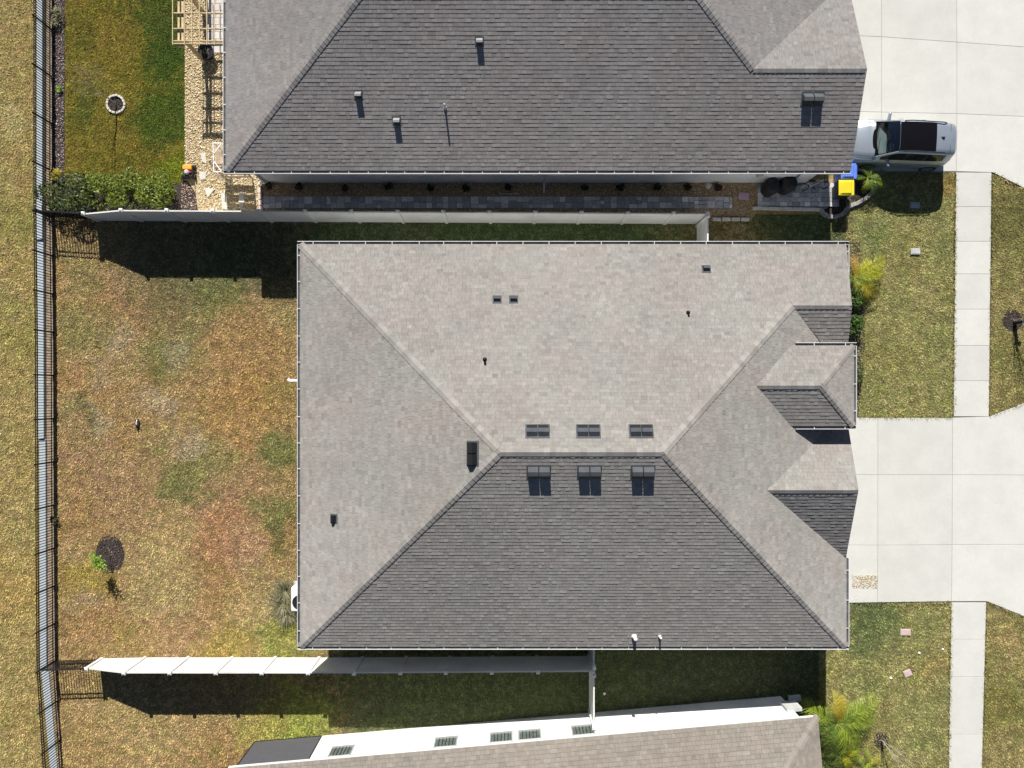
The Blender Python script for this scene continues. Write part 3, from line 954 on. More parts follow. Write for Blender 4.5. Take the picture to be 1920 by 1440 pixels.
caps(roof, SE_c, R_r, nS, nE, M['shingle'], .5, EX); caps(roof, A_tip, R_r, nN, nE, M['shingle'], .62, EX)
caps(roof, R_l, R_r, nN, nS, M['shingle'], .55, EX)
caps(roof, A_tip, A_pk, nN, nS, M['shingle'], .55, EX, .13); caps(roof, B_tip, B_pk, nBn, nBs, M['shingle'], .5, EX, .13)
caps(roof, P_tip, P_end, nPn, nPs, M['shingle'], .5, EX, .13)
caps(roof, P_n[1], P_end, nPn, nPe, M['shingle'], .5, EX, .12); caps(roof, P_s[1], P_end, nPs, nPe, M['shingle'], .45, EX, .12)
# fascia, soffit, rake boards
mb = MB()
mb.box(XL + .01, XR - .01, YN - .035, YN - .012, ZE - .18, ZE - .03); mb.box(XL + .01, XR - .01, YS + .012, YS + .035, ZE - .18, ZE - .03)
mb.box(XL + .012, XL + .035, YS + .035, YN - .035, ZE - .18, ZE - .03); mb.box(XR - .035, XR - .012, YS + .035, YN - .035, ZE - .18, ZE - .03)
for a, b in ((A_pk, NE_c), (A_pk, A_south[2]), (B_pk, B_n[2]), (B_pk, B_s[2])):
    mb.bar(a - Vector((.02, 0, .10)), b - Vector((.02, 0, .10)), .022, .14, up=Vector((0, 0, 1)))
for a, b in ((P_n[0], P_n[1]), (P_s[0], P_s[1]), (P_n[1], P_s[1])):
    mb.bar(a - Vector((.02, 0, .10)), b - Vector((.02, 0, .10)), .022, .14)
obj('fascia', mb, M['trim'], house)
mb = MB()
mb.box(XL + .03, XR - .03, YS + .03, YN - .03, ZE - .19, ZE - .17)
mb.box(xv + .1, PXe - .03, PY0 + .03, PY1 - .03, ZP - .19, ZP - .17)
obj('soffit', mb, M['soffit'], house)
# entry portico
mb = MB()
mb.box(9.6, 12.15, PY0 + .3, PY1 - .3, ZE - .3, ZP - .19)
mb.box(11.9, 12.25, PY0 + .25, PY0 + .6, 0, ZP - .19); mb.box(11.9, 12.25, PY1 - .6, PY1 - .25, 0, ZP - .19)
obj('portico', mb, M['stucco'], house)
mb = MB(); mb.box(12.30, 12.36, -.15, .85, .1, 2.35)
dr = obj('door', mb, M['wood2'], house)
mb = MB(); mb.tube([(12.38, .02, 1.0), (12.42, .02, 1.0), (12.42, .02, 1.2), (12.38, .02, 1.2)], .012); obj('handle', mb, M['black'], dr)
mb = MB(); mb.box(12.30, 12.355, -7.4, -2.5, .05, 2.3)
gd = obj('garage_door', mb, M['garage'], house)
for r in range(4):
    for c in range(6):
        mb = MB(); y0 = -7.34 + c * .81; mb.box(12.355, 12.375, y0, y0 + .74, .1 + r * .55, .58 + r * .55)
        obj('panel', mb, M['garage'], gd)
for k, y in enumerate((2.4, 4.0)):
    mb = MB(); mb.box(12.345, 12.37, y - .45, y + .45, .9, 2.3); w_ = obj('window', mb, M['glass'], house)
    mb = MB(); mb.box(12.345, 12.41, y - .53, y + .53, .82, .9); mb.box(12.345, 12.40, y - .52, y - .45, .9, 2.38); mb.box(12.345, 12.40, y + .45, y + .52, .9, 2.38); obj('frame', mb, M['trim'], w_)
# gutters
gutter(house, (XL - .12, YN, ZE), (XR + .12, YN, ZE), (0, 1, 0)); gutter(house, (XL - .12, YS, ZE), (XR + .12, YS, ZE), (0, -1, 0))
gutter(house, (XL, YS, ZE), (XL, YN, ZE), (-1, 0, 0))
gutter(house, (XR, YS, ZE), (XR, GB['y'] - GB['half'], ZE), (1, 0, 0), 1.1); gutter(house, (XR, YN - 1.3, ZE), (XR, YN, ZE), (1, 0, 0), .6)
gutter(house, (xv + .2, PY1, ZP), (PXe + .12, PY1, ZP), (0, 1, 0), .8); gutter(house, (xv + .2, PY0, ZP), (PXe + .12, PY0, ZP), (0, -1, 0), .8)
gutter(house, (PXe, PY0, ZP), (PXe, PY1, ZP), (1, 0, 0), .75)
# roof furniture
plN = lambda x, y: ZE + PM * (YN - y)
plS = lambda x, y: ZE + PM * (y - YS)
plW = lambda x, y: ZE + PM * (x - XL)
dN, dS, dW = Vector((0, 1, -PM)), Vector((0, -1, -PM)), Vector((-1, 0, -PM))
for px in (1008, 1103, 1202): box_vent(house, roof_point(px, 808, plN), nN, dN, .35, .42, .17, True)
for px in (1010, 1105, 1205): box_vent(house, roof_point(px, 885, plS), nS, dS, .35, .44, .19, True)
box_vent(house, roof_point(886, 850, plW), nW, dW, .36, .38, .20, True, M['vent_dark'])
for px, py in ((932, 561), (963, 561), (1324, 504)): box_vent(house, roof_point(px, py, plN), nN, dN, .24, .24, .15)
box_vent(house, roof_point(626, 972, plW), nW, dW, .24, .24, .15, False, M['vent_dark'])
vent_pipe(house, roof_point(909, 674, plN), .25, .045); vent_pipe(house, roof_point(1290, 586, plN), .2, .04)
vent_pipe(house, roof_point(1189, 1193, plS), .34, .06, M['pipe_white'], .075); vent_pipe(house, roof_point(1237, 1193, plS), .3, .035, M['pipe_white'])
mb = MB(); q = P(545, 713, ZE); mb.box(q.x - .12, q.x + .26, q.y - .045, q.y + .045, ZE - .14, ZE - .09); mb.lathe([(.05, -.08), (.07, .0), (.03, .05)], (q.x - .1, q.y, ZE - .13), 10)
obj('eave_lamp', mb, M['white'], house)
mb = MB()
for x in (WX0 - .05, ):
    mb.tube([(WX0 - .4, YS + 1.0, ZE - .14), (WX0 - .1, YS + 1.0, ZE - .4), (WX0 - .06, YS + 1.0, .2), (WX0 - .3, YS + 1.0, .1)], .04, 8)
obj('downspout', mb, M['trim'], house)

# ---------------- the north house
UX0, UXe, UXg, UYS, UYN = -10.93, 12.2, 13.04, 8.63, 24.4
PU = 5 / 12
UH = (UYN - UYS) / 2; UYR = (UYN + UYS) / 2; UZR = ZE + PU * UH
UG = dict(y=11.95, z=ZE + PU * (11.95 - UYS))
nh = thing('house', (1, UYR, 0), 'grey roofed north house cut by the top edge, silver car before it', 'house', 'houses in a row')
mb = MB(); mb.box(UX0 + .45, 11.9, UYS + .42, UYN - .4, 0, ZE - .16); mb.box(11.8, 12.55, UYS + .42, UG['y'] + 3.2, 0, ZE - .16)
mb.face([(12.55, UYS + .4, ZE - .17), (12.55, UG['y'] + 3.2, ZE - .17), (12.55, UG['y'], UG['z'] - .12)])
obj('wall', mb, M['stucco'], nh)
usw = Vector((UX0, UYS, ZE)); url = Vector((UX0 + UH, UYR, UZR)); urr = Vector((UXe - UH, UYR, UZR)); unw = Vector((UX0, UYN, ZE)); une = Vector((UXe, UYN, ZE))
ug_tip = Vector((UXe - (UG['z'] - ZE) / PU, UG['y'], UG['z'])); ug_pk = Vector((UXg, UG['y'], UG['z'])); use = Vector((UXg, UYS, ZE))
gfoot = UG['y'] + (UG['z'] - ZE) / PU
us = [usw, use, ug_pk, ug_tip, urr, url]
uw = [unw, usw, url]
ue = [Vector((UXe, gfoot, ZE)), une, urr, ug_tip]
un = [une, unw, url, urr]
ugn = [ug_tip, ug_pk, Vector((UXg, gfoot, ZE)), Vector((UXe, gfoot, ZE))]
mb = MB()
for poly in (us, uw, ue, un, ugn): deck(mb, poly)
uroof = obj('roof', mb, M['shingle_up'], nh)
sh = []
def cut(poly, ymax):
    out = []
    for i in range(len(poly)):
        a, b = Vector(poly[i - 1]), Vector(poly[i])
        if (a.y <= ymax) != (b.y <= ymax): out.append(a + (b - a) * ((ymax - a.y) / (b.y - a.y)))
        if b.y <= ymax: out.append(b)
    return out
YC = 19.0
uNs = shingle_plane(cut(us, YC), (1, 0, 0), sh); uNw = shingle_plane(cut(uw, YC), (0, 1, 0), sh); uNe = shingle_plane(cut(ue, YC), (0, 1, 0), sh); uNn = shingle_plane(ugn, (1, 0, 0), sh, lift=.003)
finish_roof(uroof, sh, M['shingle_up'], 200)
caps(uroof, usw, url, uNs, uNw, M['shingle_up'], .45, .17); caps(uroof, ug_tip, urr, uNs, uNe, M['shingle_up'], .5, .17); caps(uroof, ug_tip, ug_pk, uNs, uNn, M['shingle_up'], .5, .17, .13)
mb = MB()
mb.box(UX0 + .01, UXg - .01, UYS + .012, UYS + .035, ZE - .18, ZE - .03); mb.box(UX0 + .012, UX0 + .035, UYS + .035, UYN - .01, ZE - .18, ZE - .03)
for b in (use, Vector((UXg, gfoot, ZE))): mb.bar(ug_pk - Vector((.015, 0, .09)), b - Vector((.015, 0, .09)), .022, .14)
obj('fascia', mb, M['trim'], nh)
mb = MB(); mb.box(UX0 + .03, UXe - .03, UYS + .03, UYN - .03, ZE - .19, ZE - .17); mb.box(UXe - .03, UXg - .03, UYS + .03, gfoot, ZE - .188, ZE - .168); obj('soffit', mb, M['soffit'], nh)
gutter(nh, (UX0 - .12, UYS, ZE), (UXg, UYS, ZE), (0, -1, 0), .72); gutter(nh, (UX0, UYS, ZE), (UX0, UYN, ZE), (-1, 0, 0), .95)
uS = lambda x, y: ZE + PU * (y - UYS)
udS = Vector((0, -1, -PU))
for px, py in ((899, 78), (672, 178), (744, 227)): box_vent(nh, roof_point(px, py, uS), uNs, udS, .23, .23, .20, False, plain('vent_pale', (.27, .275, .28), .9, spec=.1))
box_vent(nh, roof_point(1523, 186, uS), uNs, udS, .35, .40, .24, True)
vent_pipe(nh, roof_point(835, 203, uS), .42, .035, M['greybox'])
def downspout(h, x, yw, ye, side=-1):
    mb = MB(); mb.tube([(x, ye, ZE - .13), (x, ye, ZE - .2), (x, yw + side * .05, ZE - .55), (x, yw + side * .05, .22), (x, yw + side * .45, .09)], .045, 6)
    return obj('downspout', mb, M['trim'], h)
q = P(1020, 352); downspout(nh, q.x, UYS + .42, UYS - .06)
mb = MB(); q0 = P(486, 346); mb.tube([(-10.3, UYS - .06, ZE - .13), (-10.3, UYS - .1, ZE - .3), (-10.4, UYS + .36, ZE - .8), (-10.4, UYS + .36, .25), (q0.x, q0.y, .1)], .05, 6); obj('downspout', mb, M['trim'], nh)
mb = MB(); q = P(1406, 345); mb.box(q.x - .12, q.x + .12, UYS + .30, UYS + .42, 1.2, 1.55); mb.tube([(q.x + .25, UYS + .36, 1.45), (q.x + .25, UYS + .30, 1.45), (q.x - .05, UYS + .30, .1)], .014, 6)
obj('meter_box', mb, M['greybox'], nh)
mb = MB(); mb.box(12.55, 12.60, 9.4, 14.3, .05, 2.3); gd = obj('garage_door', mb, M['garage'], nh)
for r in range(4):
    for c in range(6):
        k = MB(); y0 = 9.46 + c * .81; k.box(12.60, 12.62, y0, y0 + .74, .1 + r * .55, .58 + r * .55); obj('panel', k, M['garage'], gd)

# ---------------- the south house, turned about five degrees
ANG = math.radians(4.97)
LO = Vector((11.76, -12.33, 0))
ex = Vector((math.cos(ANG), math.sin(ANG), 0)); ey = Vector((-math.sin(ANG), math.cos(ANG), 0))
LM = Matrix.Translation(LO) @ Matrix.Rotation(ANG, 4, 'Z')      # local: x east, y north, roof corner at 0,0
sh_house = thing('house', LM @ Vector((-11, -6, 0)), 'slightly turned south house with sunlit white wall and five small windows', 'house', 'houses in a row')
def lobj(name, mb, mat, parent, smooth=False): return obj(name, mb, mat, parent, smooth, LM)
LL, LD = 22.7, 13.0
WN = -.46                                            # face of the north wall
mb = MB(); mb.box(-LL + .25, -.31, -LD + .4, WN, 0, ZE - .12)
lobj('wall', mb, M['stucco'], sh_house)
def L3(x, y, z): return LM @ Vector((x, y, z))
PL = .45
lh = LD / 2
ln = [L3(0, 0, ZE), L3(-LL, 0, ZE), L3(-LL + lh, -lh, ZE + PL * lh), L3(-lh, -lh, ZE + PL * lh)]
le = [L3(0, 0, ZE), L3(-lh, -lh, ZE + PL * lh), L3(0, -LD, ZE)]
lw = [L3(-LL, 0, ZE), L3(-LL, -LD, ZE), L3(-LL + lh, -lh, ZE + PL * lh)]
ls = [L3(0, -LD, ZE), L3(-lh, -lh, ZE + PL * lh), L3(-LL + lh, -lh, ZE + PL * lh), L3(-LL, -LD, ZE)]
mb = MB()
for poly in (ln, le, lw, ls): deck(mb, poly)
lroof = obj('roof', mb, M['shingle_low'], sh_house)
sh = []
EXPO = .16
lNn = shingle_plane(ln, ex, sh, 4.6); lNe = shingle_plane(le, ey, sh, 4.6)
finish_roof(lroof, sh, M['shingle_low'], 60)
caps(lroof, ln[0], L3(-4.2, -4.2, ZE + PL * 4.2), lNn, lNe, M['shingle_low'], .6, .2)
mb = MB(); mb.box(-LL, 0, -.03, .012, ZE - .15, ZE + .0); mb.box(-.03, .012, -LD, -.03, ZE - .15, ZE - .005); lobj('fascia', mb, M['trim'], sh_house)
mb = MB(); mb.box(-LL + .03, -.035, -LD + .03, -.035, ZE - .16, ZE - .14); lobj('soffit', mb, M['soffit'], sh_house)
MLi = LM.inverted()
for px, py in ((636, 1408), (834, 1391), (939, 1383), (993, 1379), (1094, 1369)):
    # window centre on the wall face at about 2.15 m
    q = MLi @ P(px, py, 2.05); x = q.x; z0, z1 = 1.35, 2.3; hw = .42
    mb = MB(); mb.box(x - hw, x + hw, WN - .05, WN + .004, z0, z1); w_ = lobj('window', mb, M['pane'], sh_house)
    mb = MB(); mb.box(x - hw - .05, x + hw + .05, WN, WN + .05, z0 - .09, z0 - .002); mb.box(x - hw - .05, x + hw + .05, WN, WN + .03, z1 + .002, z1 + .05)
    mb.box(x - hw - .05, x - hw - .002, WN, WN + .03, z0, z1); mb.box(x + hw + .002, x + hw + .05, WN, WN + .03, z0, z1); lobj('frame', mb, M['sash'], w_)
    mb = MB(); mb.box(x - hw, x + hw, WN + .005, WN + .012, z1 - .22, z1); lobj('blind', mb, M['greybox'], w_)
    for k in range(1, 6):
        mb = MB(); xk = x - hw + k * hw / 3; mb.box(xk - .014, xk + .014, WN + .005, WN + .02, z0, z1 - .22); lobj('muntin', mb, M['vent_dark'], w_)
a = MLi @ P(479, 1388); b = MLi @ P(603, 1380)
mb = MB(); mb.box(a.x, b.x, WN - .01, WN + .012, .06, ZE - .62); sc_ = lobj('porch_screen', mb, M['screen'], sh_house)
mb = MB(); mb.box(a.x - .04, b.x + .04, WN + .001, WN + .03, .02, .06); mb.box(a.x - .04, b.x + .04, WN + .001, WN + .03, ZE - .62, ZE - .57)
mb.box(a.x - .04, a.x, WN + .001, WN + .03, .06, ZE - .62); mb.box(b.x, b.x + .04, WN + .001, WN + .03, .06, ZE - .62); lobj('frame', mb, M['vent_dark'], sc_)
q = MLi @ P(1470, 1312)
mb = MB(); mb.box(q.x - .45, q.x + .18, WN, WN + .14, .9, 1.7); mb.box(q.x + .02, q.x + .5, WN, WN + .2, .5, .7); lobj('meter_box', mb, M['greybox'], sh_house)

# ------------------------------------------------------------------ fences
def vinyl_fence(label, pts, hs, group='white vinyl privacy fences'):
    pts = [Vector((p[0], p[1], 0)) for p in pts]
    t = thing('vinyl_fence', pts[0], label, 'fence', group)
    for p, h in zip(pts, hs):
        mb = MB(); w = .064; mb.box(p.x - w, p.x + w, p.y - w, p.y + w, 0, h + .05)
        po = obj('post', mb, M['vinyl'], t)
        c = MB(); w = .078
        c.box(p.x - w, p.x + w, p.y - w, p.y + w, h + .05, h + .075)
        c.hexa([(p.x - w, p.y - w, h + .075), (p.x + w, p.y - w, h + .075), (p.x + w, p.y + w, h + .075), (p.x - w, p.y + w, h + .075)] + [(p.x - .012, p.y - .012, h + .12), (p.x + .012, p.y - .012, h + .12), (p.x + .012, p.y + .012, h + .12), (p.x - .012, p.y + .012, h + .12)])
        obj('cap', c, M['vinyl'], po)
    for (a, b, h0, h1) in zip(pts[:-1], pts[1:], hs[:-1], hs[1:]):
        d = (b - a).normalized(); s = Vector((-d.y, d.x, 0))
        a2, b2 = a + d * .064, b - d * .064
        def slab(th, z0a, z0b, z1a, z1b, name):
            q = [a2 - s * th, b2 - s * th, b2 + s * th, a2 + s * th]
            mb = MB(); zs0 = (z0a, z0b, z0b, z0a); zs1 = (z1a, z1b, z1b, z1a)
            mb.hexa([(p.x, p.y, z) for p, z in zip(q, zs0)] + [(p.x, p.y, z) for p, z in zip(q, zs1)])
            return obj(name, mb, M['vinyl'], t)
        slab(.012, .15, .15, h0 - .07, h1 - .07, 'panel')
        slab(.026, .05, .05, .18, .18, 'rail'); slab(.026, h0 - .12, h1 - .12, h0, h1, 'rail')
    return t
FH = 1.86
up = [P(x, 413.3 + (x - 185) * .0055) for x in (186, 267.5, 348.5, 430, 511, 593, 675, 757, 838, 920, 1001.5, 1083, 1165, 1246, 1307)]
vinyl_fence('long shaded vinyl fence beside the grey paver path', up, [1.24] + [FH] * 14)
vinyl_fence('short vinyl fence return against the north eave of the middle house', [P(1307, 419.6 + 4), Vector((P(1307, 0).x, WY1 + .08, 0))], [FH, FH])
lo = [P(x, y) for x, y in ((192, 1235), (273, 1233), (354, 1233), (436, 1233), (517, 1233), (599, 1233), (680, 1233), (762, 1232.5), (843, 1232), (924, 1231.5), (1006, 1231), (1103, 1230.5))]
vinyl_fence('long vinyl fence with sunlit white panels between the south side yards', lo, [1.24] + [FH] * 11)
gx = lo[-1].x + .05
vinyl_fence('vinyl gate panel under the south eave of the middle house', [Vector((gx, lo[-1].y + .15, 0)), Vector((gx, WY0 - .08, 0))], [FH, FH])
sy = (LM @ Vector(((gx - LO.x) / math.cos(ANG), WN, 0))).y
vinyl_fence('vinyl fence panel reaching the white south house wall', [Vector((gx, lo[-1].y - .15, 0)), Vector((gx, sy + .12, 0))], [FH, FH])

def metal_fence(label, pts, posts, h=1.32):
    """black metal picket fence along a line; posts every few pickets"""
    q = [Vector((p[0], p[1], 0)) for p in pts]
    t = thing('metal_fence', q[0], label, 'fence', 'black metal picket fences')
    pk = MB(); pk.box(-.0135, .0135, -.0135, .0135, .06, h - .03); pme = pk.mesh('picket', M['black'])
    po = MB(); po.box(-.032, .032, -.032, .032, 0, h + .05); po.hexa([(-.036, -.036, h + .05), (.036, -.036, h + .05), (.036, .036, h + .05), (-.036, .036, h + .05), (-.01, -.01, h + .08), (.01, -.01, h + .08), (.01, .01, h + .08), (-.01, .01, h + .08)])
    ome = po.mesh('post', M['black'])
    npk = 0
    for a, b in zip(q[:-1], q[1:]):
        d = b - a; L = d.length; d.normalize(); rot = Matrix.Rotation(math.atan2(d.y, d.x), 4, 'Z')
        n = max(1, round(L / posts))
        for k in range(n):
            p0 = a + d * (L * k / n); p1 = a + d * (L * (k + 1) / n)
            link('post', ome, t, Matrix.Translation(p0) @ rot)
            for z in (.14, h - .19, h - .045):
                mb = MB(); mb.bar((p0.x, p0.y, z), (p1.x, p1.y, z), .028, .032); obj('rail', mb, M['black'], t)
            m = round(L / n / .113)
            for j in range(1, m):
                p = p0 + (p1 - p0) * (j / m)
                link('picket', pme, t, Matrix.Translation(p) @ rot); npk += 1
    link('post', ome, t, Matrix.Translation(q[-1]) @ rot)
    return t
metal_fence('long black metal picket fence along the low stepped wall', [P(97, -32), P(97, 408), P(99.5, 623), P(101, 1028), P(103, 1240), P(117, 1462)], 1.87)
metal_fence('short black picket fence beside the dark end of the hedge', [P(101, 407), P(182, 412.5)], 1.9)
metal_fence('short black picket fence at the sunlit vinyl fence end', [P(106, 1238), P(188, 1235.5)], 1.9)

# low stepped wall outside the fence
wall_t = thing('retaining_wall', P(78, 700), 'low stepped pale concrete wall running behind the long picket fence', 'wall')
for (x0, y0, x1, y1, w, z) in ((67, -60, 67, 449, 12, .26), (69, 449, 70, 823, 12, .18), (73, 823, 75, 1256, 12, .11), (77, 1256, 97, 1480, 14, .05)):
    mb = MB(); q = [P(x0, y0, z), P(x0 + w, y0, z), P(x1 + w, y1, z), P(x1, y1, z)]
    mb.prism([(p.x, p.y) for p in q][::-1], -.05, z)
    s_ = obj('wall_segment', mb, M['wallcap'], wall_t); bevel(s_, .012, 1)
bed('fence_strip', [(79, -220), (97, -220), (101, 1028), (103, 1240), (118, 1480), (100, 1480), (84, 1240)], .005, plain('bare_sand', (.27, .21, .15), .95, var=.35, scale=6, bump=.5))

# ------------------------------------------------------------------ pergola and things by it
pg = thing('pergola', P(384, 117), 'pine pergola with open slats at the top left of the north house', 'pergola')
ZG = 2.25
for px, py in ((384, 117), (382, 25), (380, -75)):
    q = P(px, py); mb = MB(); mb.box(q.x - .06, q.x + .06, q.y - .06, q.y + .06, 0, ZG - .12); obj('post', mb, M['wood'], pg)
q = P(384, 117)
ys, yn = q.y - .30, 19.6
mb = MB(); mb.box(q.x - .07, q.x + .02, ys, yn, ZG - .14, ZG); obj('beam', mb, M['wood'], pg)
mb = MB(); mb.box(q.x - .22, q.x - .14, ys, yn, ZG - .14, ZG - .001); obj('beam', mb, M['wood'], pg)
for py in (83, 78, 55, 26, -4, -36, -68, -100):
    y = P(0, py, ZG).y; mb = MB(); mb.box(P(325, 0, ZG).x, UX0 + .05, y - .017, y + .017, ZG + .002, ZG + .09); obj('joist', mb, M['wood'], pg)
for px in (326, 348, 362, 376, 390, 404):
    x = P(px, 0, ZG).x; mb = MB(); mb.box(x - .015, x + .015, ys + .02, yn, ZG + .092, ZG + .13); obj('slat', mb, M['wood'], pg)

q = P(392, 104)
pot = thing('planter_pot', q, 'dark round planter pot under the end of the pergola', 'pot')
mb = MB(); mb.lathe([(.20, 0), (.31, .34), (.34, .36), (.34, .42), (.30, .42), (.28, .36)], q, 22); obj('pot', mb, plain('navy_glaze', (.03, .035, .06), .35), pot, True)
mb = MB(); mb.lathe([(.28, .34), (.2, .37)], q, 20); obj('soil', mb, M['soil'], pot)
def tuft(mb, c, n, L, z, spread=1.0, w=.02, curve=.5, tone=(0, 1)):
    for _ in range(n):
        az = random.random() * 6.283; l = L * random.uniform(.6, 1.1); up = random.uniform(.15, .85)
        d = Vector((math.cos(az), math.sin(az), 0)); s = Vector((-d.y, d.x, 0)) * w / 2
        pts = []
        for k in range(4):
            t = k / 3
            pts.append(Vector(c) + Vector((0, 0, z)) + d * (l * spread * t * (1 - up * .5)) + Vector((0, 0, l * (up * t - curve * t * t * .55))))
        tn = random.uniform(*tone)
        for k in range(3):
            w0, w1 = (1 - k / 3 * .7), (1 - (k + 1) / 3 * .9)
            mb.face([pts[k] - s * w0, pts[k] + s * w0, pts[k + 1] + s * w1, pts[k + 1] - s * w1], 0, tn)
mb = MB(); tuft(mb, (q.x, q.y, 0), 60, .30, .36); obj('leaves', mb, M['straw'], pot)

tr = thing('trellis', P(420, 300), 'pale cross braced trellis frame beside the west gutter', 'trellis')
def bars(name, parent, mat, segs, w=.035, h=.035):
    for a, b in segs:
        mb = MB(); mb.bar(a, b, w, h); obj(name, mb, mat, parent)
tz = 1.9
c0, c1, c2, c3 = P(399.5, 268, tz), P(416, 268, tz), P(416, 322, tz), P(401, 322, tz)
m_ = (c0 + c3) / 2
bars('bar', tr, M['white'], [(c0, c1), (c3, c2), (c0, c3), (c0 + (c3 - c0) * .38, c1), (c0 + (c3 - c0) * .62, c2)])
bars('leg', tr, M['white'], [((c.x, c.y, 0), c) for c in (c0, c3)])
for k in range(5):
    a = P(404 + 3 * k, 296, .9); bars('shelf_slat', tr, M['wood2'], [(P(404 + 3 * k, 272, .9), P(404 + 3 * k, 320, .9))], .05, .02)
wp = thing('slat_panel', P(455, 337), 'weathered wooden slat panel leaning under the south west eave corner', 'panel')
for k in range(5):
    z = .35 + k * .33
    mb = MB(); a = P(422, 338); b = P(476, 338); mb.bar((a.x, a.y + .02 + z * .10, z), (b.x, b.y + .02 + z * .10, z), .02, .24, up=Vector((0, 0, 1))); obj('board', mb, M['wood2'], wp)
for px in (424, 474):
    a = P(px, 338); mb = MB(); mb.bar((a.x, a.y + .05, 0), (a.x, a.y + .24, 2.0), .06, .04); obj('post', mb, M['wood2'], wp)

# small lawn mower at the edge of the gravel
q = P(356, 324)
mw_ = thing('lawn_mower', q, 'small orange and black mower parked at the gravel edge', 'mower')
mb = MB(); mb.hexa([(q.x - .24, q.y - .30, .06), (q.x + .24, q.y - .30, .06), (q.x + .24, q.y + .30, .06), (q.x - .24, q.y + .30, .06), (q.x - .19, q.y - .24, .27), (q.x + .19, q.y - .24, .27), (q.x + .19, q.y + .26, .25), (q.x - .19, q.y + .26, .25)])
bevel(obj('body', mb, M['plastic_dark'], mw_), .04, 3)
mb = MB(); mb.hexa([(q.x - .235, q.y + .02, .2), (q.x + .2, q.y + .02, .2), (q.x + .2, q.y + .31, .16), (q.x - .235, q.y + .31, .16), (q.x - .2, q.y + .07, .32), (q.x + .17, q.y + .07, .32), (q.x + .17, q.y + .26, .29), (q.x - .2, q.y + .26, .29)])
bevel(obj('hood', mb, M['orange'], mw_), .03, 2)
mb = MB(); mb.lathe([(.10, .25), (.10, .34), (.06, .37)], (q.x - .02, q.y - .05, 0), 14); obj('engine', mb, M['greybox'], mw_)
mb = MB(); mb.lathe([(.05, .25), (.05, .33)], (q.x + .12, q.y - .04, 0), 12); obj('fuel_cap', mb, M['red'], mw_)
for dx, dy in ((-.27, -.22), (.27, -.22), (-.26, .2), (.26, .2)):
    mb = MB(); mb.tube([(q.x + dx - .03, q.y + dy, .10), (q.x + dx + .03, q.y + dy, .10)], .10, 12); obj('wheel', mb, M['tyre'], mw_)
mb = MB(); mb.tube([(q.x - .2, q.y - .25, .2), (q.x - .2, q.y - .42, .5), (q.x + .2, q.y - .42, .5), (q.x + .2, q.y - .25, .2)], .014, 6); obj('handle', mb, M['plastic_dark'], mw_)

# ------------------------------------------------------------------ plants
def leaf_cloud(mb, c, r, n, size, flat=.75, seed_tone=.5):
    """leaf-sized faces through an uneven crown: several overlapping lobes"""
    lobes = [(Vector(c), Vector(r))]
    for _ in range(6):
        a = random.random() * 6.283; k = random.uniform(.35, .75)
        lobes.append((Vector(c) + Vector((math.cos(a) * r[0] * k, math.sin(a) * r[1] * k, random.uniform(-.2, .45) * r[2])), Vector(r) * random.uniform(.35, .6)))
    zmin = c[2] - r[2]
    for _ in range(n):
        lc, lr = random.choice(lobes)
        while True:
            d = Vector((random.uniform(-1, 1), random.uniform(-1, 1), random.uniform(-1, 1)))
            if .05 < d.length < 1: break
        d = d.normalized() * (d.length ** .4)
        p = lc + Vector((d.x * lr.x, d.y * lr.y, d.z * lr.z))
        p.z = max(p.z, .03)
        u = Vector((random.gauss(0, 1), random.gauss(0, 1), random.gauss(0, .6))).normalized()
        w = u.cross(Vector((random.gauss(0, .5), random.gauss(0, .5), 1))).normalized()
        s = size * random.uniform(.6, 1.35)
        t = min(1, max(0, random.gauss(.45 + .25 * d.z, .2)))
        mb.face([p - u * s, p + w * s * .42, p + u * s, p - w * s * .42], 0, t)

def bush(name, label, px, py, r, h, n, size, mat, group=None, cat='shrub'):
    b = P(px, py)
    t = thing(name, b, label, cat, group)
    mb = MB(); leaf_cloud(mb, (b.x, b.y, h * .55), (r[0], r[1], h * .5), n, size); obj('crown', mb, mat, t)
    mb = MB()
    for k in range(5):
        a = k * 1.3; mb.tube([(b.x, b.y, 0), (b.x + math.cos(a) * r[0] * .3, b.y + math.sin(a) * r[1] * .3, h * .4), (b.x + math.cos(a) * r[0] * .6, b.y + math.sin(a) * r[1] * .6, h * .8)], [.02, .014, .006], 5)
    obj('stem', mb, M['bark'], t)
    return t
G1 = 'hedge shrubs along the mulch bed'
bush('hedge_shrub', 'dark green shrub against the black fence corner', 148, 371, (1.25, .82), 1.2, 3400, .055, M['leaf_dark'], G1)
bush('hedge_shrub', 'mid green hedge shrub next to the dark corner shrub', 210, 368, (.9, .8), 1.0, 2800, .055, M['leaf'], G1)
bush('hedge_shrub', 'bright green hedge shrub in the middle of the hedge', 258, 366, (.9, .82), 1.05, 2800, .055, M['leaf'], G1)
bush('hedge_shrub', 'last hedge shrub beside the reddish gravel', 306, 366, (.78, .78), 1.0, 2500, .055, M['leaf'], G1)
bush('low_plant', 'brown tuft plant at the top of the fence mulch strip', 112, 35, (.3, .45), .4, 300, .05, M['straw'], 'plants in the fence mulch')
bush('low_plant', 'small yellowish plant halfway down the fence mulch strip', 113, 169, (.14, .14), .2, 90, .04, M['leaf_lime'], 'plants in the fence mulch')
bush('low_plant', 'orange brown plant where the mulch strip meets the hedge', 108, 328, (.35, .3), .5, 260, .045, M['frond_gold'], 'plants in the fence mulch')
SP = [506, 563, 648, 730, 807, 874, 954, 1096, 1163, 1231, 1288, 1345]
nm = ['first', 'second', 'third', 'fourth', 'fifth', 'sixth', 'seventh', 'eighth', 'ninth', 'tenth', 'eleventh', 'twelfth']
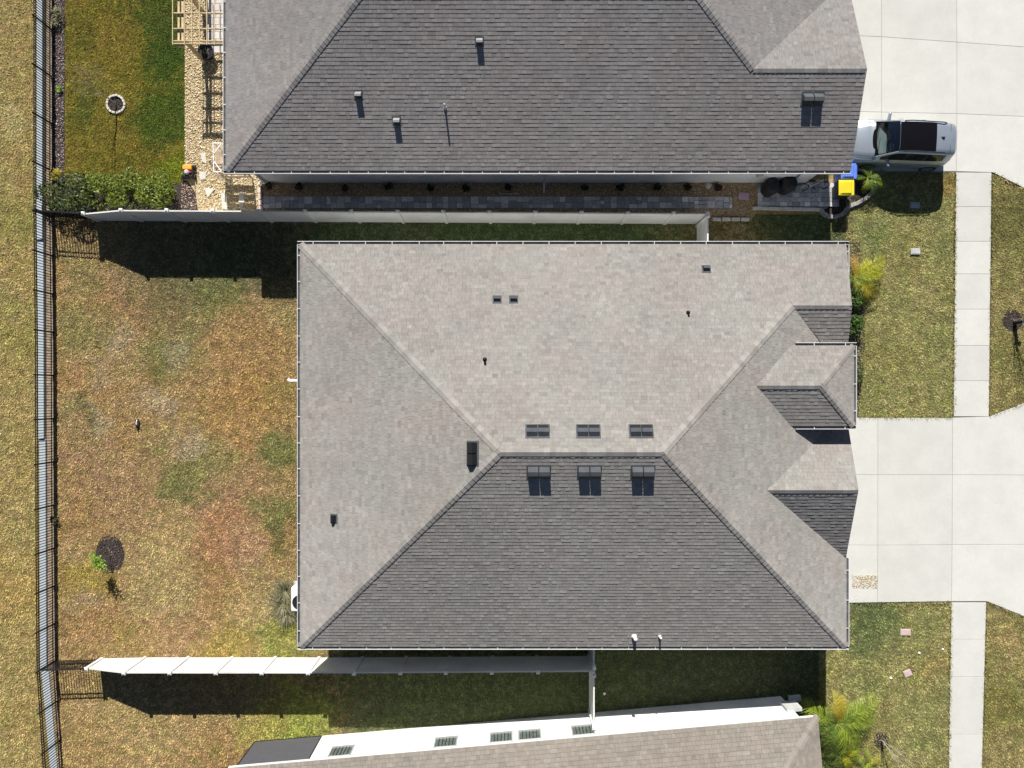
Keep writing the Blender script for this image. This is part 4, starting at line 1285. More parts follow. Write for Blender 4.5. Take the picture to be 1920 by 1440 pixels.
for k, x in enumerate(SP):
    bush('bedding_plant', '%s dark bedding plant from the west downspout along the north house wall' % nm[k], x, 352 + (k % 3) * .8, (.16, .15), .34, 150, .05, M['leaf_ever'], 'dark bedding plants by the north house', 'plant')
bush('front_shrub', 'green shrub under the front gable rake', 1592, 560, (.5, .55), .9, 900, .05, M['leaf_front'], 'shrubs at the front wall')
bush('front_shrub', 'small green shrub just north of the portico', 1594, 612, (.45, .4), .8, 700, .05, M['leaf_front'], 'shrubs at the front wall')
bush('front_shrub', 'dark shrub in the shade beside the portico gutter', 1592, 700, (.5, .7), .55, 600, .05, M['leaf_dark'], 'shrubs at the front wall')
bush('front_shrub', 'dark shrub by the south house corner under the palm', 1515, 1368, (.6, .7), .8, 800, .05, M['leaf_dark'], 'shrubs at the front wall')
bush('front_shrub', 'green shrub at the bottom edge beside the south house', 1545, 1440, (.5, .5), .7, 700, .05, M['leaf_front'], 'shrubs at the front wall')

def frond_mesh(L, mat, n=26, droop=.45, lw=.34, rise=.5):
    """one feather palm leaf along +x with leaflets"""
    mb = MB()
    def ax(t): return Vector((L * t * (1 - .12 * t), 0, L * (rise * t - (rise + droop) * t * t * .62)))
    mb.tube([ax(t / 6) for t in range(7)], [.014, .012, .010, .008, .006, .004, .002], 5, tone=.6)
    for k in range(n):
        t = .16 + .84 * k / (n - 1)
        p = ax(t); q = ax(min(1, t + .02)); d = (q - p).normalized() if t < .99 else Vector((1, 0, -.5)).normalized()
        ll = L * lw * (math.sin(math.pi * min(1, t * .82 + .12)) ** .7) * random.uniform(.85, 1.1)
        for s in (-1, 1):
            out = (Vector((0, s, 0)) + d * random.uniform(.55, .95) + Vector((0, 0, random.uniform(-.05, .3)))).normalized()
            tip = p + out * ll + Vector((0, 0, -ll * random.uniform(.15, .4)))
            mid = p + out * ll * .5
            wv = d * .0085 * (L + .5)
            tn = random.uniform(0, 1)
            mb.face([p - wv * .6, mid - wv * .5, tip, mid + wv * .5, p + wv * .6], 0, tn)
    return mb.mesh('frond', mat)

def palm(name, label, px, py, h, fronds, group, trunk_r=.06):
    """fronds: (azimuth deg, length, material, rise, droop)"""
    b = P(px, py)
    t = thing(name, b, label, 'palm', group)
    mb = MB(); mb.tube([(b.x, b.y, 0), (b.x + .02, b.y, h * .5), (b.x, b.y, h)], [trunk_r * 1.3, trunk_r, trunk_r * .7], 9); obj('trunk', mb, M['bark'], t)
    extra = [(az + random.uniform(-22, 22), L * random.uniform(.55, .95), mt, rise * random.uniform(.8, 1.5), droop) for az, L, mt, rise, droop in fronds if mt != 'frond_orange']
    for az, L, mt, rise, droop in list(fronds) + extra:
        me = frond_mesh(L, M[mt], int(13 + L * 9), droop, .32, rise)
        link('frond', me, t, Matrix.Translation((b.x, b.y, h)) @ Matrix.Rotation(math.radians(az), 4, 'Z') @ Matrix.Rotation(random.uniform(-.2, .2), 4, 'X'))
    return t
palm('areca_palm', 'yellow green feathery palm beside the north end of the front gable', 1590, 524, .55, [
    (12, 1.5, 'frond_yel', .5, .4), (30, 1.75, 'frond_yel', .6, .4), (2, 1.3, 'frond_yel', .7, .4), (-20, 1.2, 'frond_lime', .5, .5), (-38, 1.6, 'frond_gold', .45, .5), (-48, 1.4, 'frond_gold', .5, .5),
    (45, 1.2, 'frond_yel', .6, .5), (85, 1.1, 'frond_orange', .5, .5), (70, .8, 'frond_gold', .5, .5), (150, .9, 'frond_lime', .6, .5), (210, .9, 'frond_grn', .6, .5), (-70, .9, 'frond_grn', .5, .6), (-10, .9, 'frond_lime', .9, .3)], 'palms in the front beds')
palm('areca_palm', 'small green palm between the bins and the silver car', 1614, 341, .6, [
    (20, .95, 'frond_grn', .5, .5), (60, .9, 'frond_lime', .6, .5), (-20, 1.0, 'frond_lime', .5, .5), (-60, .85, 'frond_grn', .6, .6), (110, .7, 'frond_grn', .6, .5), (-100, .7, 'frond_lime', .6, .6), (-5, .7, 'frond_grn', .9, .4), (180, .6, 'frond_grn', .5, .5)], 'palms in the front beds', .04)
palm('areca_palm', 'large green palm at the corner of the south house', 1552, 1341, .9, [
    (150, 1.9, 'frond_lime', .45, .45), (165, 1.4, 'frond_grn', .55, .5), (95, 1.55, 'frond_gold', .6, .35), (78, 1.35, 'frond_gold', .6, .4), (55, 1.2, 'frond_lime', .6, .5), (20, 1.6, 'frond_grn', .5, .5), (5, 1.9, 'frond_lime', .5, .45), (28, 2.3, 'frond_lime', .4, .45),
    (-20, 1.6, 'frond_grn', .5, .5), (-45, 1.6, 'frond_lime', .5, .5), (-70, 1.7, 'frond_lime', .5, .5), (-95, 1.5, 'frond_grn', .5, .6), (-120, 1.3, 'frond_grn', .5, .6), (200, 1.1, 'frond_grn', .6, .5), (240, 1.1, 'frond_grn', .6, .6), (120, 1.0, 'frond_grn', .8, .4)], 'palms in the front beds', .08)
palm('areca_palm', 'smaller lime palm below the large palm near the bottom edge', 1568, 1400, .5, [
    (30, 1.2, 'frond_lime', .5, .5), (75, 1.2, 'frond_lime', .6, .5), (110, 1.1, 'frond_lime', .6, .5), (-20, 1.0, 'frond_lime', .5, .5), (150, 1.0, 'frond_grn', .5, .5), (-60, 1.1, 'frond_yel', .5, .5), (190, .9, 'frond_grn', .6, .5), (-110, .9, 'frond_grn', .6, .5), (10, .8, 'frond_yel', .8, .4)], 'palms in the front beds', .05)
palm('areca_palm', 'young yellow green palm near the bare tree at the bottom edge', 1622, 1428, .2, [
    (20, .7, 'frond_yel', .6, .5), (90, .7, 'frond_lime', .6, .5), (150, .7, 'frond_lime', .6, .5), (-40, .6, 'frond_lime', .6, .5), (-100, .7, 'frond_yel', .6, .5), (215, .6, 'frond_grn', .6, .5)], 'palms in the front beds', .03)

# ornamental grass and air conditioner at the west wall
q = P(538, 1128)
og = thing('ornamental_grass', q, 'straw coloured ornamental grass clump beside the air conditioner', 'ornamental grass')
mb = MB(); [tuft(mb, P(*c_), 420, l_, .0, 1.0, .017, .6) for c_, l_ in (((536, 1108), .95), ((532, 1130), 1.1), ((540, 1150), .9))]; obj('blade_mass', mb, M['straw'], og)['kind'] = 'stuff'
a = P(545, 1147, .8); b = P(585, 1101, .8)
ac = thing('air_conditioner', ((a.x + b.x) / 2, (a.y + b.y) / 2, 0), 'white air conditioner unit half hidden under the west gutter', 'air conditioner')
mb = MB(); mb.box(a.x, b.x, a.y, b.y, .08, .78); bevel(obj('cabinet', mb, M['white'], ac), .06, 3)
cx, cy = a.x + .36, (a.y + b.y) / 2 - .12
mb = MB(); mb.lathe([(.30, .775), (.30, .80), (.27, .80), (.27, .785)], (cx, cy, 0), 24); g_ = obj('fan_guard', mb, M['black'], ac)
for k in range(6):
    t = k * math.pi / 6; mb = MB(); d = Vector((math.cos(t), math.sin(t), 0)) * .28; mb.bar((cx - d.x, cy - d.y, .797), (cx + d.x, cy + d.y, .797), .012, .008); obj('spoke', mb, M['black'], g_)
mb = MB(); mb.box(a.x - .08, b.x + .08, a.y - .08, b.y + .08, .0, .08); obj('pad', mb, M['concrete'], ac)

def branchy(name, label, base, h, mat, nstem, spread, twig, leafmat=None, leaves=0, leafsize=.05, group=None, r0=.025, cat='tree'):
    b = Vector(base)
    t = thing(name, b, label, cat, group)
    mb = MB(); tips = []
    def grow(p, d, L, r, lv):
        n = 4; pts = [p]; rr = [r]
        for k in range(n):
            d = (d + Vector((random.gauss(0, .07), random.gauss(0, .07), random.gauss(0, .03)))).normalized()
            pts.append(pts[-1] + d * L / n); rr.append(r * (1 - .55 * (k + 1) / n))
        mb.tube(pts, rr, 6 if lv < 2 else 4)
        if lv < twig:
            for k in range(3 if lv else 4):
                q = pts[random.randint(2, n)]
                a = random.random() * 6.283
                nd = (d + Vector((math.cos(a), math.sin(a), .25)) * spread).normalized()
                grow(q, nd, L * random.uniform(.45, .7), rr[-1] * .9, lv + 1)
        else:
            tips.append(pts[-1]); tips.append(pts[-2])
    for s in range(nstem):
        a = random.random() * 6.283
        grow(b, Vector((math.cos(a) * .1 * (nstem > 1), math.sin(a) * .1 * (nstem > 1), 1)).normalized(), h * .55, r0, 0)
    obj('trunk', mb, mat, t)
    if leaves:
        mb = MB()
        for _ in range(leaves):
            p = random.choice(tips) + Vector((random.gauss(0, .07), random.gauss(0, .07), random.gauss(0, .06)))
            u = Vector((random.gauss(0, 1), random.gauss(0, 1), random.gauss(0, .4))).normalized(); w = u.cross(Vector((random.gauss(0, .3), random.gauss(0, .3), 1))).normalized()
            s = leafsize * random.uniform(.6, 1.3)
            mb.face([p - u * s, p + w * s * .5, p + u * s, p - w * s * .5], 0, random.random())
        obj('crown', mb, leafmat, t)
    return t
def mulch_ring(label, px, py, rx, ry, dens=420):
    pts = [(px + math.cos(k * .349) * rx * random.uniform(.93, 1.05), py + math.sin(k * .349) * ry * random.uniform(.93, 1.05)) for k in range(18)]
    bed('mulch_patch', pts, .014, M['soil'])
    pebbles('mulch_ring', label, [pts], M['mulch'], dens, .016, .04, .016)
mulch_ring('dark mulch oval around the lime sapling in the back yard', 206, 1039, 27, 37)
branchy('sapling', 'lime leaved sapling on the dark mulch oval in the back yard', P(207, 1042), 1.25, M['bark'], 1, .55, 2, M['leaf_lime'], 420, .045, r0=.02)
mulch_ring('dark mulch disc inside the white ring on the north lawn', 218, 196, 14, 14)
q = P(218, 196)
rg = thing('tree_ring', q, 'white stone ring around the thin tree on the north lawn', 'tree ring')
for k in range(17):
    a_ = k * 2 * math.pi / 17; mb = MB(); rr_ = random.uniform(.36, .385)
    mb.box(-.065, .065, -.045, .05, 0, random.uniform(.07, .10))
    bevel(obj('stone', mb, M['stone'], rg, mw=Matrix.Translation((q.x + math.cos(a_) * rr_, q.y + math.sin(a_) * rr_, .005)) @ Matrix.Rotation(a_ + 1.571 + random.uniform(-.1, .1), 4, 'Z')), .015, 1)
branchy('bare_tree', 'thin bare grey tree inside the white ring', q, 3.5, plain('grey_twig', (.30, .27, .23), .85, var=.2), 1, .5, 3, r0=.03)
mulch_ring('dark mulch disc at the right edge beyond the pavement', 1898, 601, 19, 20)
q = P(1899, 601)
branchy('bare_tree', 'multi stemmed bare street tree at the right picture edge', q, 2.6, plain('grey_brown_twig', (.26, .21, .17), .85, var=.2), 5, .35, 2, r0=.022)
sg = thing('tree_tag', P(1901, 606), 'white tag on a dark stake beside the right edge tree', 'tag')
mb = MB(); p_ = P(1903, 606); mb.box(p_.x - .05, p_.x + .05, p_.y - .05, p_.y + .05, 0, .62); obj('stake', mb, M['vent_dark'], sg)
mb = MB(); c = Vector((p_.x + .02, p_.y + .02, .66)); mb.hexa([c + Vector(v) for v in ((-.12, -.1, -.02), (.12, -.14, 0), (.16, .06, .03), (-.08, .1, .02), (-.12, -.1, 0), (.12, -.14, .02), (.16, .06, .05), (-.08, .1, .04))]); obj('tag', mb, M['white'], sg)
mulch_ring('dark mulch patch under the pale bare tree at the bottom', 1652, 1388, 14, 16)
branchy('bare_tree', 'pale barked bare tree at the bottom right', P(1652, 1387), 2.5, M['pale_bark'], 3, .32, 3, r0=.016)
bush('fence_weed', 'small dark weed at the inner side of the long picket fence', 107, 972, (.2, .2), .3, 120, .045, M['leaf_dark'], None, 'weed')

# ------------------------------------------------------------------ small things
q = P(259, 795)
bt = thing('dropped_bottle', q, 'small dark bottle lying on the back lawn', 'bottle')
mb = MB(); mb.tube([(q.x, q.y + .20, .09), (q.x, q.y + .18, .09), (q.x, q.y - .06, .09)], [.05, .08, .08], 12); mb.tube([(q.x, q.y - .06, .09), (q.x, q.y - .14, .09), (q.x, q.y - .22, .09)], [.08, .045, .03], 12); obj('body', mb, plain('brown_bottle', (.03, .02, .018), .2), bt, True)
mb = MB(); mb.box(q.x - .03, q.x + .03, q.y - .02, q.y + .12, .160, .175); obj('paper_label', mb, M['greybox'], bt)
def lid(px, py, w, d, mat, label, h=.06, rz=0.0):
    c = P(px, py); t = thing('utility_lid', c, label, 'utility lid', 'utility lids in the front lawn')
    mw = Matrix.Translation(c) @ Matrix.Rotation(rz, 4, 'Z')
    mb = MB(); mb.box(-w / 2, w / 2, -d / 2, d / 2, 0, h); bevel(obj('box', mb, mat, t, mw=mw), .012, 2)
    mb = MB(); mb.box(-w / 2 + .04, w / 2 - .04, -d / 2 + .04, d / 2 - .04, h, h + .012); obj('cover', mb, mat, t, mw=mw)
lid(1715, 472, .40, .26, M['greybox'], 'grey utility lid in the front lawn north of the portico', .09)
lid(1715, 385, .40, .26, M['greybox'], 'dark looking utility lid inside the car shadow')
lid(1697, 1185, .44, .28, M['pink'], 'wide pink utility lid nearest the lower driveway')
lid(1701, 1262, .34, .28, M['pink'], 'narrow pink utility lid further from the lower driveway', .06, .4)
lid(1394, 368, .44, .30, plain('mauve_stone', (.50, .34, .44), .7), 'mauve flat lid at the end of the paver path', .06, -.1)
def head(px, py, label, r=.05):
    c = P(px, py); mb = MB(); mb.lathe([(r, 0), (r, .05), (r * .6, .07)], c, 12); tag(obj('sprinkler_head', mb, M['white'], smooth=True), label, 'sprinkler', 'sprinkler heads')
head(1723, 1224, 'white sprinkler head between the two pink lids', .05); head(1670, 1271, 'white sprinkler head left of the narrow pink lid', .055); head(1767, 1217, 'white sprinkler head at the pavement edge', .045); head(1133, 1300, 'white sprinkler head in the shade behind the gate panel', .06)
pebbles('gravel_patch', 'tan gravel patch on the middle house driveway', [[(1596, 1078), (1645, 1077), (1643, 1103), (1597, 1102)]], M['pebble'], 1100, .012, .028, ZD + .022)

def bin_(label, px0, py0, px1, py1, body, lidm, ztop=1.05):
    a = P(px0, py1, ztop); b = P(px1, py0, ztop)
    x0, x1, y0, y1 = a.x, b.x, a.y, b.y
    t = thing('wheeled_bin', ((x0 + x1) / 2, (y0 + y1) / 2, 0), label, 'bin', 'wheeled bins by the north house')
    i = .07
    mb = MB(); mb.hexa([(x0 + i + .03, y0 + i, .05), (x1 - i - .03, y0 + i, .05), (x1 - i - .03, y1 - i, .05), (x0 + i + .03, y1 - i, .05), (x0 + .03, y0 + .03, ztop - .08), (x1 - .03, y0 + .03, ztop - .08), (x1 - .03, y1 - .03, ztop - .08), (x0 + .03, y1 - .03, ztop - .08)])
    bevel(obj('body', mb, body, t), .03, 2)
    mb = MB(); mb.box(x0, x1, y0, y1, ztop - .07, ztop - .01); mb.hexa([(x0 + .03, y0 + .04, ztop - .01), (x1 - .10, y0 + .04, ztop - .01), (x1 - .10, y1 - .04, ztop - .01), (x0 + .03, y1 - .04, ztop - .01), (x0 + .13, y0 + .08, ztop + .035), (x1 - .14, y0 + .08, ztop + .045), (x1 - .14, y1 - .08, ztop + .045), (x0 + .13, y1 - .08, ztop + .035)])
    bevel(obj('lid', mb, lidm, t), .018, 2)
    mb = MB(); mb.tube([(x1 + .03, y0 + .06, ztop - .06), (x1 + .03, y1 - .06, ztop - .06)], .018, 8); obj('handle', mb, body, t)
    for y in (y0 + .06, y1 - .06):
        mb = MB(); mb.tube([(x1 - .04, y - .03, .12), (x1 - .04, y + .03, .12)], .12, 12); obj('wheel', mb, M['tyre'], t)
bin_('wheeled bin with a bright yellow lid on the paver pad', 1573, 337, 1602, 366, M['plastic_dark'], M['yellow'])
bin_('blue wheeled bin half hidden under the roof corner', 1577, 306, 1606, 335, M['blue'], M['blue'])
c = P(1588, 371)
mb = MB(); mb.lathe([(.07, 0), (.09, .12), (.05, .2), (.07, .28), (.02, .34)], c, 12); tag(obj('garden_ornament', mb, M['white'], smooth=True), 'small white ornament on the curved block edging', 'ornament')
def grill(label, px, py, r, h):
    c = P(px, py); t = thing('covered_grill', c, label, 'grill', 'covered grills on the paver pad')
    mb = MB(); mb.lathe([(r * .9, .12), (r * .95, h * .5), (r, h * .8), (r * .92, h * .93), (r * .55, h), (.02, h + .02)], c, 18); obj('cover', mb, M['cloth'], t, True)
    for k in range(3):
        a = k * 2.094; mb = MB(); mb.tube([(c.x + math.cos(a) * r * .7, c.y + math.sin(a) * r * .7, 0), (c.x + math.cos(a) * r * .5, c.y + math.sin(a) * r * .5, .3)], .018, 6); obj('leg', mb, M['black'], t)
grill('black covered grill nearest the brown gravel', 1437, 358, .33, .95)
grill('dark grey covered grill beside the bicycle', 1467, 354, .34, 1.0)
# bicycle leaning on the wall
bk = thing('bicycle', P(1512, 352), 'dark bicycle leaning beside the covered grills', 'bicycle')
c0 = P(1496, 356); c1 = P(1534, 352)
for c in (c0, c1):
    mb = MB(); R = .32; pts = [(c.x + math.cos(k * .3491) * R, c.y + .08 * math.sin(k * .3491), .34 + math.sin(k * .3491) * R) for k in range(19)]
    mb.tube(pts, .02, 6, cap=False); w_ = obj('wheel', mb, M['tyre'], bk)
    for k in range(6):
        s = MB(); a = k * math.pi / 6; s.bar((c.x - math.cos(a) * R, c.y - .08 * math.sin(a), .34 - math.sin(a) * R), (c.x + math.cos(a) * R, c.y + .08 * math.sin(a), .34 + math.sin(a) * R), .005, .005); obj('spoke', s, M['rim'], w_)
m0 = c0.lerp(c1, .45)
fr = [((c0.x, c0.y, .34), (m0.x - .1, m0.y + .1, .85)), ((m0.x - .1, m0.y + .1, .85), (c1.x - .1, c1.y + .1, .86)), ((c1.x, c1.y, .34), (c1.x - .1, c1.y + .12, .92)), ((m0.x, m0.y, .3), (c1.x - .1, c1.y + .1, .8)), ((m0.x, m0.y, .3), (m0.x - .1, m0.y + .1, .9)), ((c0.x, c0.y, .34), (m0.x, m0.y, .3))]
mb = MB()
for a, b in fr: mb.tube([a, b], .02, 8)
obj('frame', mb, M['greybox'], bk)
mb = MB(); mb.tube([(c1.x - .1, c1.y - .16, .98), (c1.x - .1, c1.y + .12, .95), (c1.x - .1, c1.y + .38, .98)], .015, 6); obj('handlebar', mb, M['black'], bk)
mb = MB(); s_ = (m0.x - .1, m0.y + .1); mb.hexa([(s_[0] - .14, s_[1] - .07, .9), (s_[0] + .12, s_[1] - .03, .9), (s_[0] + .12, s_[1] + .03, .9), (s_[0] - .14, s_[1] + .07, .9), (s_[0] - .13, s_[1] - .06, .96), (s_[0] + .12, s_[1] - .02, .95), (s_[0] + .12, s_[1] + .02, .95), (s_[0] - .13, s_[1] + .06, .96)]); obj('saddle', mb, M['black'], bk)
hose = MB(); q0 = P(936, 364); q1 = P(972, 364); hose.tube([(q0.x, q0.y + .08, .06), (q0.x, q0.y, .06), (q1.x, q1.y, .06)], .014, 6)
tag(obj('pipe', hose, M['pipe_white']), 'thin white pipe lying on the brown gravel', 'pipe')
c = P(1327, 348); mb = MB(); mb.lathe([(.13, 0), (.15, .07), (.08, .12)], c, 9); tag(obj('pale_rock', mb, M['stone']), 'pale rock in the brown gravel against the wall', 'rock')

# ------------------------------------------------------------------ the car
CM = Matrix.Translation((18.55, 10.40, ZD + .018)) @ Matrix.Rotation(math.radians(-2.6), 4, 'Z')     # origin at the tail, -x towards the nose
car = thing('parked_car', CM @ Vector((-2.2, 0, 0)), 'silver car with black glass roof nosed up to the north house', 'car')
ST = [  # distance from the tail, half width, belt height, roof half width, roof height
    (0.00, .36, .86, .22, .93), (.03, .55, .95, .38, 1.10), (.07, .665, 1.0, .465, 1.27), (.13, .75, 1.03, .53, 1.40), (.25, .835, 1.04, .58, 1.485), (.45, .89, 1.04, .615, 1.535), (.90, .925, 1.02, .635, 1.59), (1.5, .93, 1.0, .645, 1.625),
    (2.1, .93, .985, .645, 1.63), (2.55, .93, .975, .64, 1.60), (2.75, .93, .97, .635, 1.565), (3.1, .93, .965, .68, 1.36), (3.45, .93, .96, .73, 1.11), (3.6, .928, .955, .74, 1.03), (3.9, .92, .92, .72, .99), (4.25, .88, .83, .66, .89), (4.45, .78, .72, .56, .77), (4.52, .60, .62, .44, .65)]
ST = np.array(ST)
def XS(s):                        # the tail is drawn in a little
    return s if s > 1.3 else 1.3 - (1.3 - s) * .79
def station(s):
    return [np.interp(s, ST[:, 0], ST[:, k]) for k in range(1, 5)]
def ring(s, grow=0.0):
    w, zb, wr, zr = station(s)
    p = [(w * .90, .22), (w * .985, .30), (w, .48), (w * 1.0, .68), (w * .955, zb - .09), (w * .885, zb), (wr + .03, zr - .085), (wr - .015, zr - .022), (wr * .7, zr + .004), (wr * .35, zr + .018), (0, zr + .024)]
    return p
SS = sorted(set([0, .015, .03, .05, .07, .1, .13, .2, .25, .36, .45, .06, .12, .18, .3, .42, .52, .62, .75, .9, 1.2, 1.5, 1.8, 2.1, 2.35, 2.55, 2.65, 2.75, 2.92, 3.1, 3.28, 3.45, 3.53, 3.6, 3.75, 3.9, 4.08, 4.25, 4.36, 4.45, 4.49, 4.52]))
def carpt(s, j, off=0.0):
    r = ring(s); y, z = r[abs(j)]
    return Vector((-XS(s), y if j >= 0 else -y, z))
def car_patch(name, s_list, j0, j1, mat, parent, off=.006, both=False, inset=0.0):
    """a panel that follows the body surface between rings, slightly proud"""
    for side in ((1, -1) if both else (1,)):
        mb = MB(); G = []
        for s in s_list:
            row = []
            for j in range(j0, j1 + 1):
                r = ring(s); y, z = r[j]; row.append(Vector((-XS(s), side * y, z)))
            if inset:
                a, b = row[0].copy(), row[-1].copy(); L = len(row) - 1
                row = [a + (b - a) * (inset + (1 - 2 * inset) * k / L) for k in range(L + 1)]
            G.append(row)
        n = Vector((0, side, .5)).normalized()
        for a in range(len(G) - 1):
            for b in range(len(G[0]) - 1):
                q = [G[a][b], G[a + 1][b], G[a + 1][b + 1], G[a][b + 1]]
                nn = (q[1] - q[0]).cross(q[3] - q[0]).normalized()
                if nn.dot(Vector((0, side * .6, .8))) < 0: nn = -nn
                mb.face([p + nn * off for p in q])
        obj(name, mb, mat, parent, False, CM)
mb = MB()
idx = {}
for i, s in enumerate(SS):
    for j in range(-10, 11):
        idx[(i, j)] = len(mb.v); mb.v.append(tuple(carpt(s, j)))
        # j = -10 .. 10 with 10 = centre top; both ends meet at the top centre
def jseq():
    return list(range(0, 11)) + list(range(-9, 0)) + [-0]
order = [j for j in range(0, 11)] + [-j for j in range(9, 0, -1)]
mb = MB(); NJ = 21
def ringfull(s):
    r = ring(s)
    right = [Vector((-XS(s), -y, z)) for y, z in r]
    left = [Vector((-XS(s), y, z)) for y, z in r]
    return right[:10] + [right[10]] + left[:10][::-1]
for s in SS:
    mb.v += [tuple(p) for p in ringfull(s)]
for i in range(len(SS) - 1):
    for j in range(NJ - 1):
        wind = 2.75 <= SS[i] < 3.53 and 7 <= j <= 12
        if wind: continue
        mb.f.append((i * NJ + j, (i + 1) * NJ + j, (i + 1) * NJ + j + 1, i * NJ + j + 1)); mb.m.append(0)
    mb.f.append((i * NJ + NJ - 1, (i + 1) * NJ + NJ - 1, (i + 1) * NJ, i * NJ)); mb.m.append(0)
mb.f.append(tuple(range(NJ))); mb.m.append(0)
mb.f.append(tuple((len(SS) - 1) * NJ + j for j in reversed(range(NJ)))); mb.m.append(0)
body = obj('body', mb, M['paint'], car, True, CM)
# windscreen: bowed forward at its base, with a black band round the edge
def wsp(t, k, off=0.0):
    u = k / 6.0
    sx = 2.765 + t * (.70 + .15 * (1 - u * u))
    y = u * (.61 + .10 * t)
    z = 1.592 - .045 * u * u - t * (.545 - .02 * u * u) + .035 * math.sin(math.pi * t)
    return Vector((-sx - off * .6, y, z + off))
def wpatch(name, t0, t1, k0, k1, mat, off):
    mb = MB(); nt_ = 6
    for a in range(nt_):
        for k in range(k0, k1):
            ta, tb = t0 + (t1 - t0) * a / nt_, t0 + (t1 - t0) * (a + 1) / nt_
            mb.face([wsp(ta, k, off), wsp(tb, k, off), wsp(tb, k + 1, off), wsp(ta, k + 1, off)])
    return obj(name, mb, mat, car, True, CM)
wpatch('windscreen', 0, 1, -6, 6, M['windscreen'], .006)
wpatch('windscreen_band', .86, 1.06, -6, 6, plain('windscreen_frit', (.006, .006, .007), .2, spec=.15), .012)
mb = MB()
for y in (-1, 1):
    mb.bar(Vector((-3.50, y * .725, 1.07)), Vector((-2.77, y * .625, 1.545)), .035, .03)
obj('windscreen_pillar', mb, M['paint'], car, False, CM)
mb = MB(); mb.bar((-3.42, -.55, 1.10), (-3.36, .02, 1.13), .018, .012); mb.bar((-3.46, .05, 1.09), (-3.38, .55, 1.12), .018, .012); obj('wiper', mb, M['black'], car, False, CM)
# cabin
mb = MB(); mb.box(-3.5, -.7, -.66, .66, .5, .62); mb.box(-3.5, -.7, -.66, -.6, .6, .95); mb.box(-3.5, -.7, .6, .66, .6, .95); obj('cabin', mb, M['interior'], car, False, CM)
mb = MB(); mb.hexa([(-3.50, -.66, .7), (-2.95, -.62, .7), (-2.95, .62, .7), (-3.50, .66, .7), (-3.48, -.66, 1.03), (-3.02, -.56, 1.0), (-3.02, .56, 1.0), (-3.48, .66, 1.03)]); bevel(obj('dashboard', mb, M['dash'], car, False, CM), .05, 3)
mb = MB(); pts = [Vector((-2.86 + .10 * math.sin(k * .3927) * .5, -.33 + .18 * math.cos(k * .3927), .98 + .17 * math.sin(k * .3927))) for k in range(17)]; mb.tube(pts, .018, 6, cap=False); mb.bar((-2.86, -.5, .98), (-2.86, -.16, .98), .05, .04); obj('steering_wheel', mb, M['black'], car, False, CM)
for y in (-.35, .35):
    mb = MB(); mb.box(-2.6, -2.1, y - .25, y + .25, .62, .78); mb.hexa([(-2.15, y - .24, .7), (-2.0, y - .24, .7), (-2.0, y + .24, .7), (-2.15, y + .24, .7), (-2.0, y - .2, 1.25), (-1.88, y - .2, 1.25), (-1.88, y + .2, 1.25), (-2.0, y + .2, 1.25)]); bevel(obj('seat', mb, M['interior'], car, False, CM), .05, 2)
# glass roof, rear window, side windows
mb = MB(); rows = []
for s in (1.30, 1.5, 1.8, 2.1, 2.35, 2.55, 2.68, 2.745):
    w, zb, wr, zr = station(s); rows.append([Vector((-s, (wr - .06) * k / 4, zr + .032 - .03 * (k / 4) ** 2)) for k in range(-4, 5)])
for a in range(len(rows) - 1):
    for b in range(8): mb.face([rows[a][b], rows[a + 1][b], rows[a + 1][b + 1], rows[a][b + 1]])
obj('glass_roof', mb, plain('roof_glass', (.006, .006, .008), .12, var=.05, spec=.12), car, True, CM)
mb = MB(); rows = []
for s in (.035, .05, .07, .09, .11):
    w, zb, wr, zr = station(s); rows.append([Vector((-XS(s) + .012, (wr - .06) * k / 4, zr + .032 - .03 * (k / 4) ** 2)) for k in range(-4, 5)])
for a in range(len(rows) - 1):
    for b in range(8): mb.face([rows[a][b], rows[a + 1][b], rows[a + 1][b + 1], rows[a][b + 1]])
obj('rear_window', mb, plain('rear_glass', (.16, .19, .22), .08, var=.05, spec=.8), car, True, CM)
car_patch('window_band', [.62, .75, .9, 1.2, 1.5, 1.8, 2.1, 2.3, 2.55, 2.75, 3.05, 3.3], 5, 6, M['plastic_dark'], car, .004, True, .07)
car_patch('side_window', [.75, .9, 1.2, 1.5], 5, 6, M['glass'], car, .008, True, .10)
car_patch('side_window', [1.56, 1.8, 2.1, 2.3], 5, 6, M['glass'], car, .008, True, .10)
car_patch('side_window', [2.36, 2.55, 2.75, 3.0], 5, 6, M['glass'], car, .008, True, .10)
car_patch('tail_lamp', [.015, .03, .07, .16], 4, 5, M['lamp_red'], car, .008, True, .05)
car_patch('headlamp', [4.2, 4.3, 4.42], 4, 6, M['lamp_clear'], car, .008, True, .05)
car_patch('sill', [.5, 1.2, 2.1, 3.0, 4.0], 0, 1, M['plastic_dark'], car, .008, True)
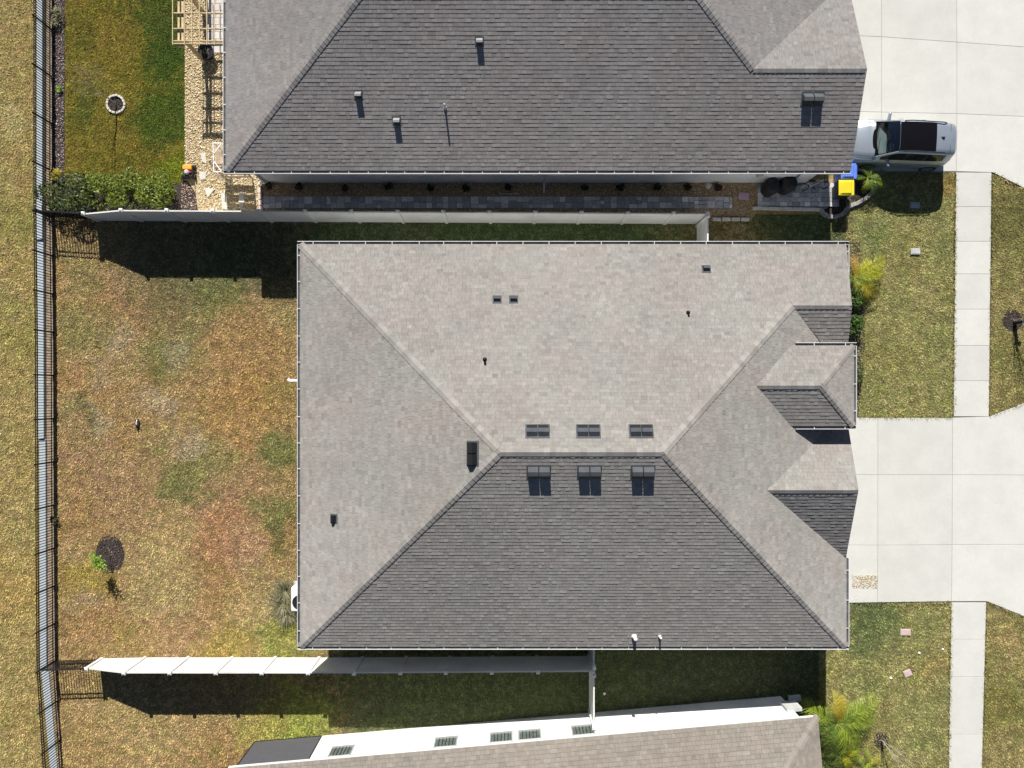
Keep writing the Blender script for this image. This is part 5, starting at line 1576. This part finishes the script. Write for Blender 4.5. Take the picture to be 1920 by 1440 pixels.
for y in (-1, 1):
    mb = MB(); mb.tube([(-.88, y * .61, 1.57), (-1.0, y * .615, 1.635), (-2.3, y * .625, 1.67), (-2.6, y * .62, 1.61)], .021, 6); obj('roof_rail', mb, M['plastic_dark'], car, True, CM)
    mb = MB(); mb.hexa([(-3.08, y * .78, .98), (-2.93, y * .78, .98), (-2.90, y * 1.13, 1.0), (-3.02, y * 1.13, 1.0), (-3.06, y * .78, 1.08), (-2.94, y * .78, 1.08), (-2.91, y * 1.11, 1.12), (-3.0, y * 1.11, 1.12)] if y > 0 else
                  [(-3.02, -1.13, 1.0), (-2.90, -1.13, 1.0), (-2.93, -.78, .98), (-3.08, -.78, .98), (-3.0, -1.11, 1.12), (-2.91, -1.11, 1.12), (-2.94, -.78, 1.08), (-3.06, -.78, 1.08)]); bevel(obj('mirror', mb, M['paint'], car, False, CM), .03, 2)
    for s in (1.35, 2.3):
        mb = MB(); mb.tube([(-s, y * .93, .84), (-s - .03, y * .955, .845), (-s - .18, y * .955, .845), (-s - .21, y * .93, .84)], .012, 6); obj('door_handle', mb, M['paint'], car, True, CM)
    for s in (.98, 3.5):
        mb = MB(); mb.tube([(-s, y * .70, .33), (-s, y * .935, .33)], .335, 24); wh = obj('wheel', mb, M['tyre'], car, False, CM)
        k = MB(); k.tube([(-s, y * .93, .33), (-s, y * .942, .33)], .23, 20); obj('rim', k, M['rim'], wh, False, CM)
mb = MB(); mb.hexa([(-1.13, -.035, 1.60), (-.95, -.03, 1.585), (-.95, .03, 1.585), (-1.13, .035, 1.60), (-1.05, -.008, 1.69), (-.99, -.008, 1.70), (-.99, .008, 1.70), (-1.05, .008, 1.69)]); obj('antenna', mb, M['plastic_dark'], car, False, CM)
mb = MB(); mb.box(-.40, -.30, -.5, .5, .30, .58); bevel(obj('bumper', mb, M['plastic_dark'], car, False, CM), .03, 2)
mb = MB(); mb.bar((-.70, -.58, 1.556), (-.70, .58, 1.556), .012, .012); obj('hatch_seam', mb, M['plastic_dark'], car, False, CM)
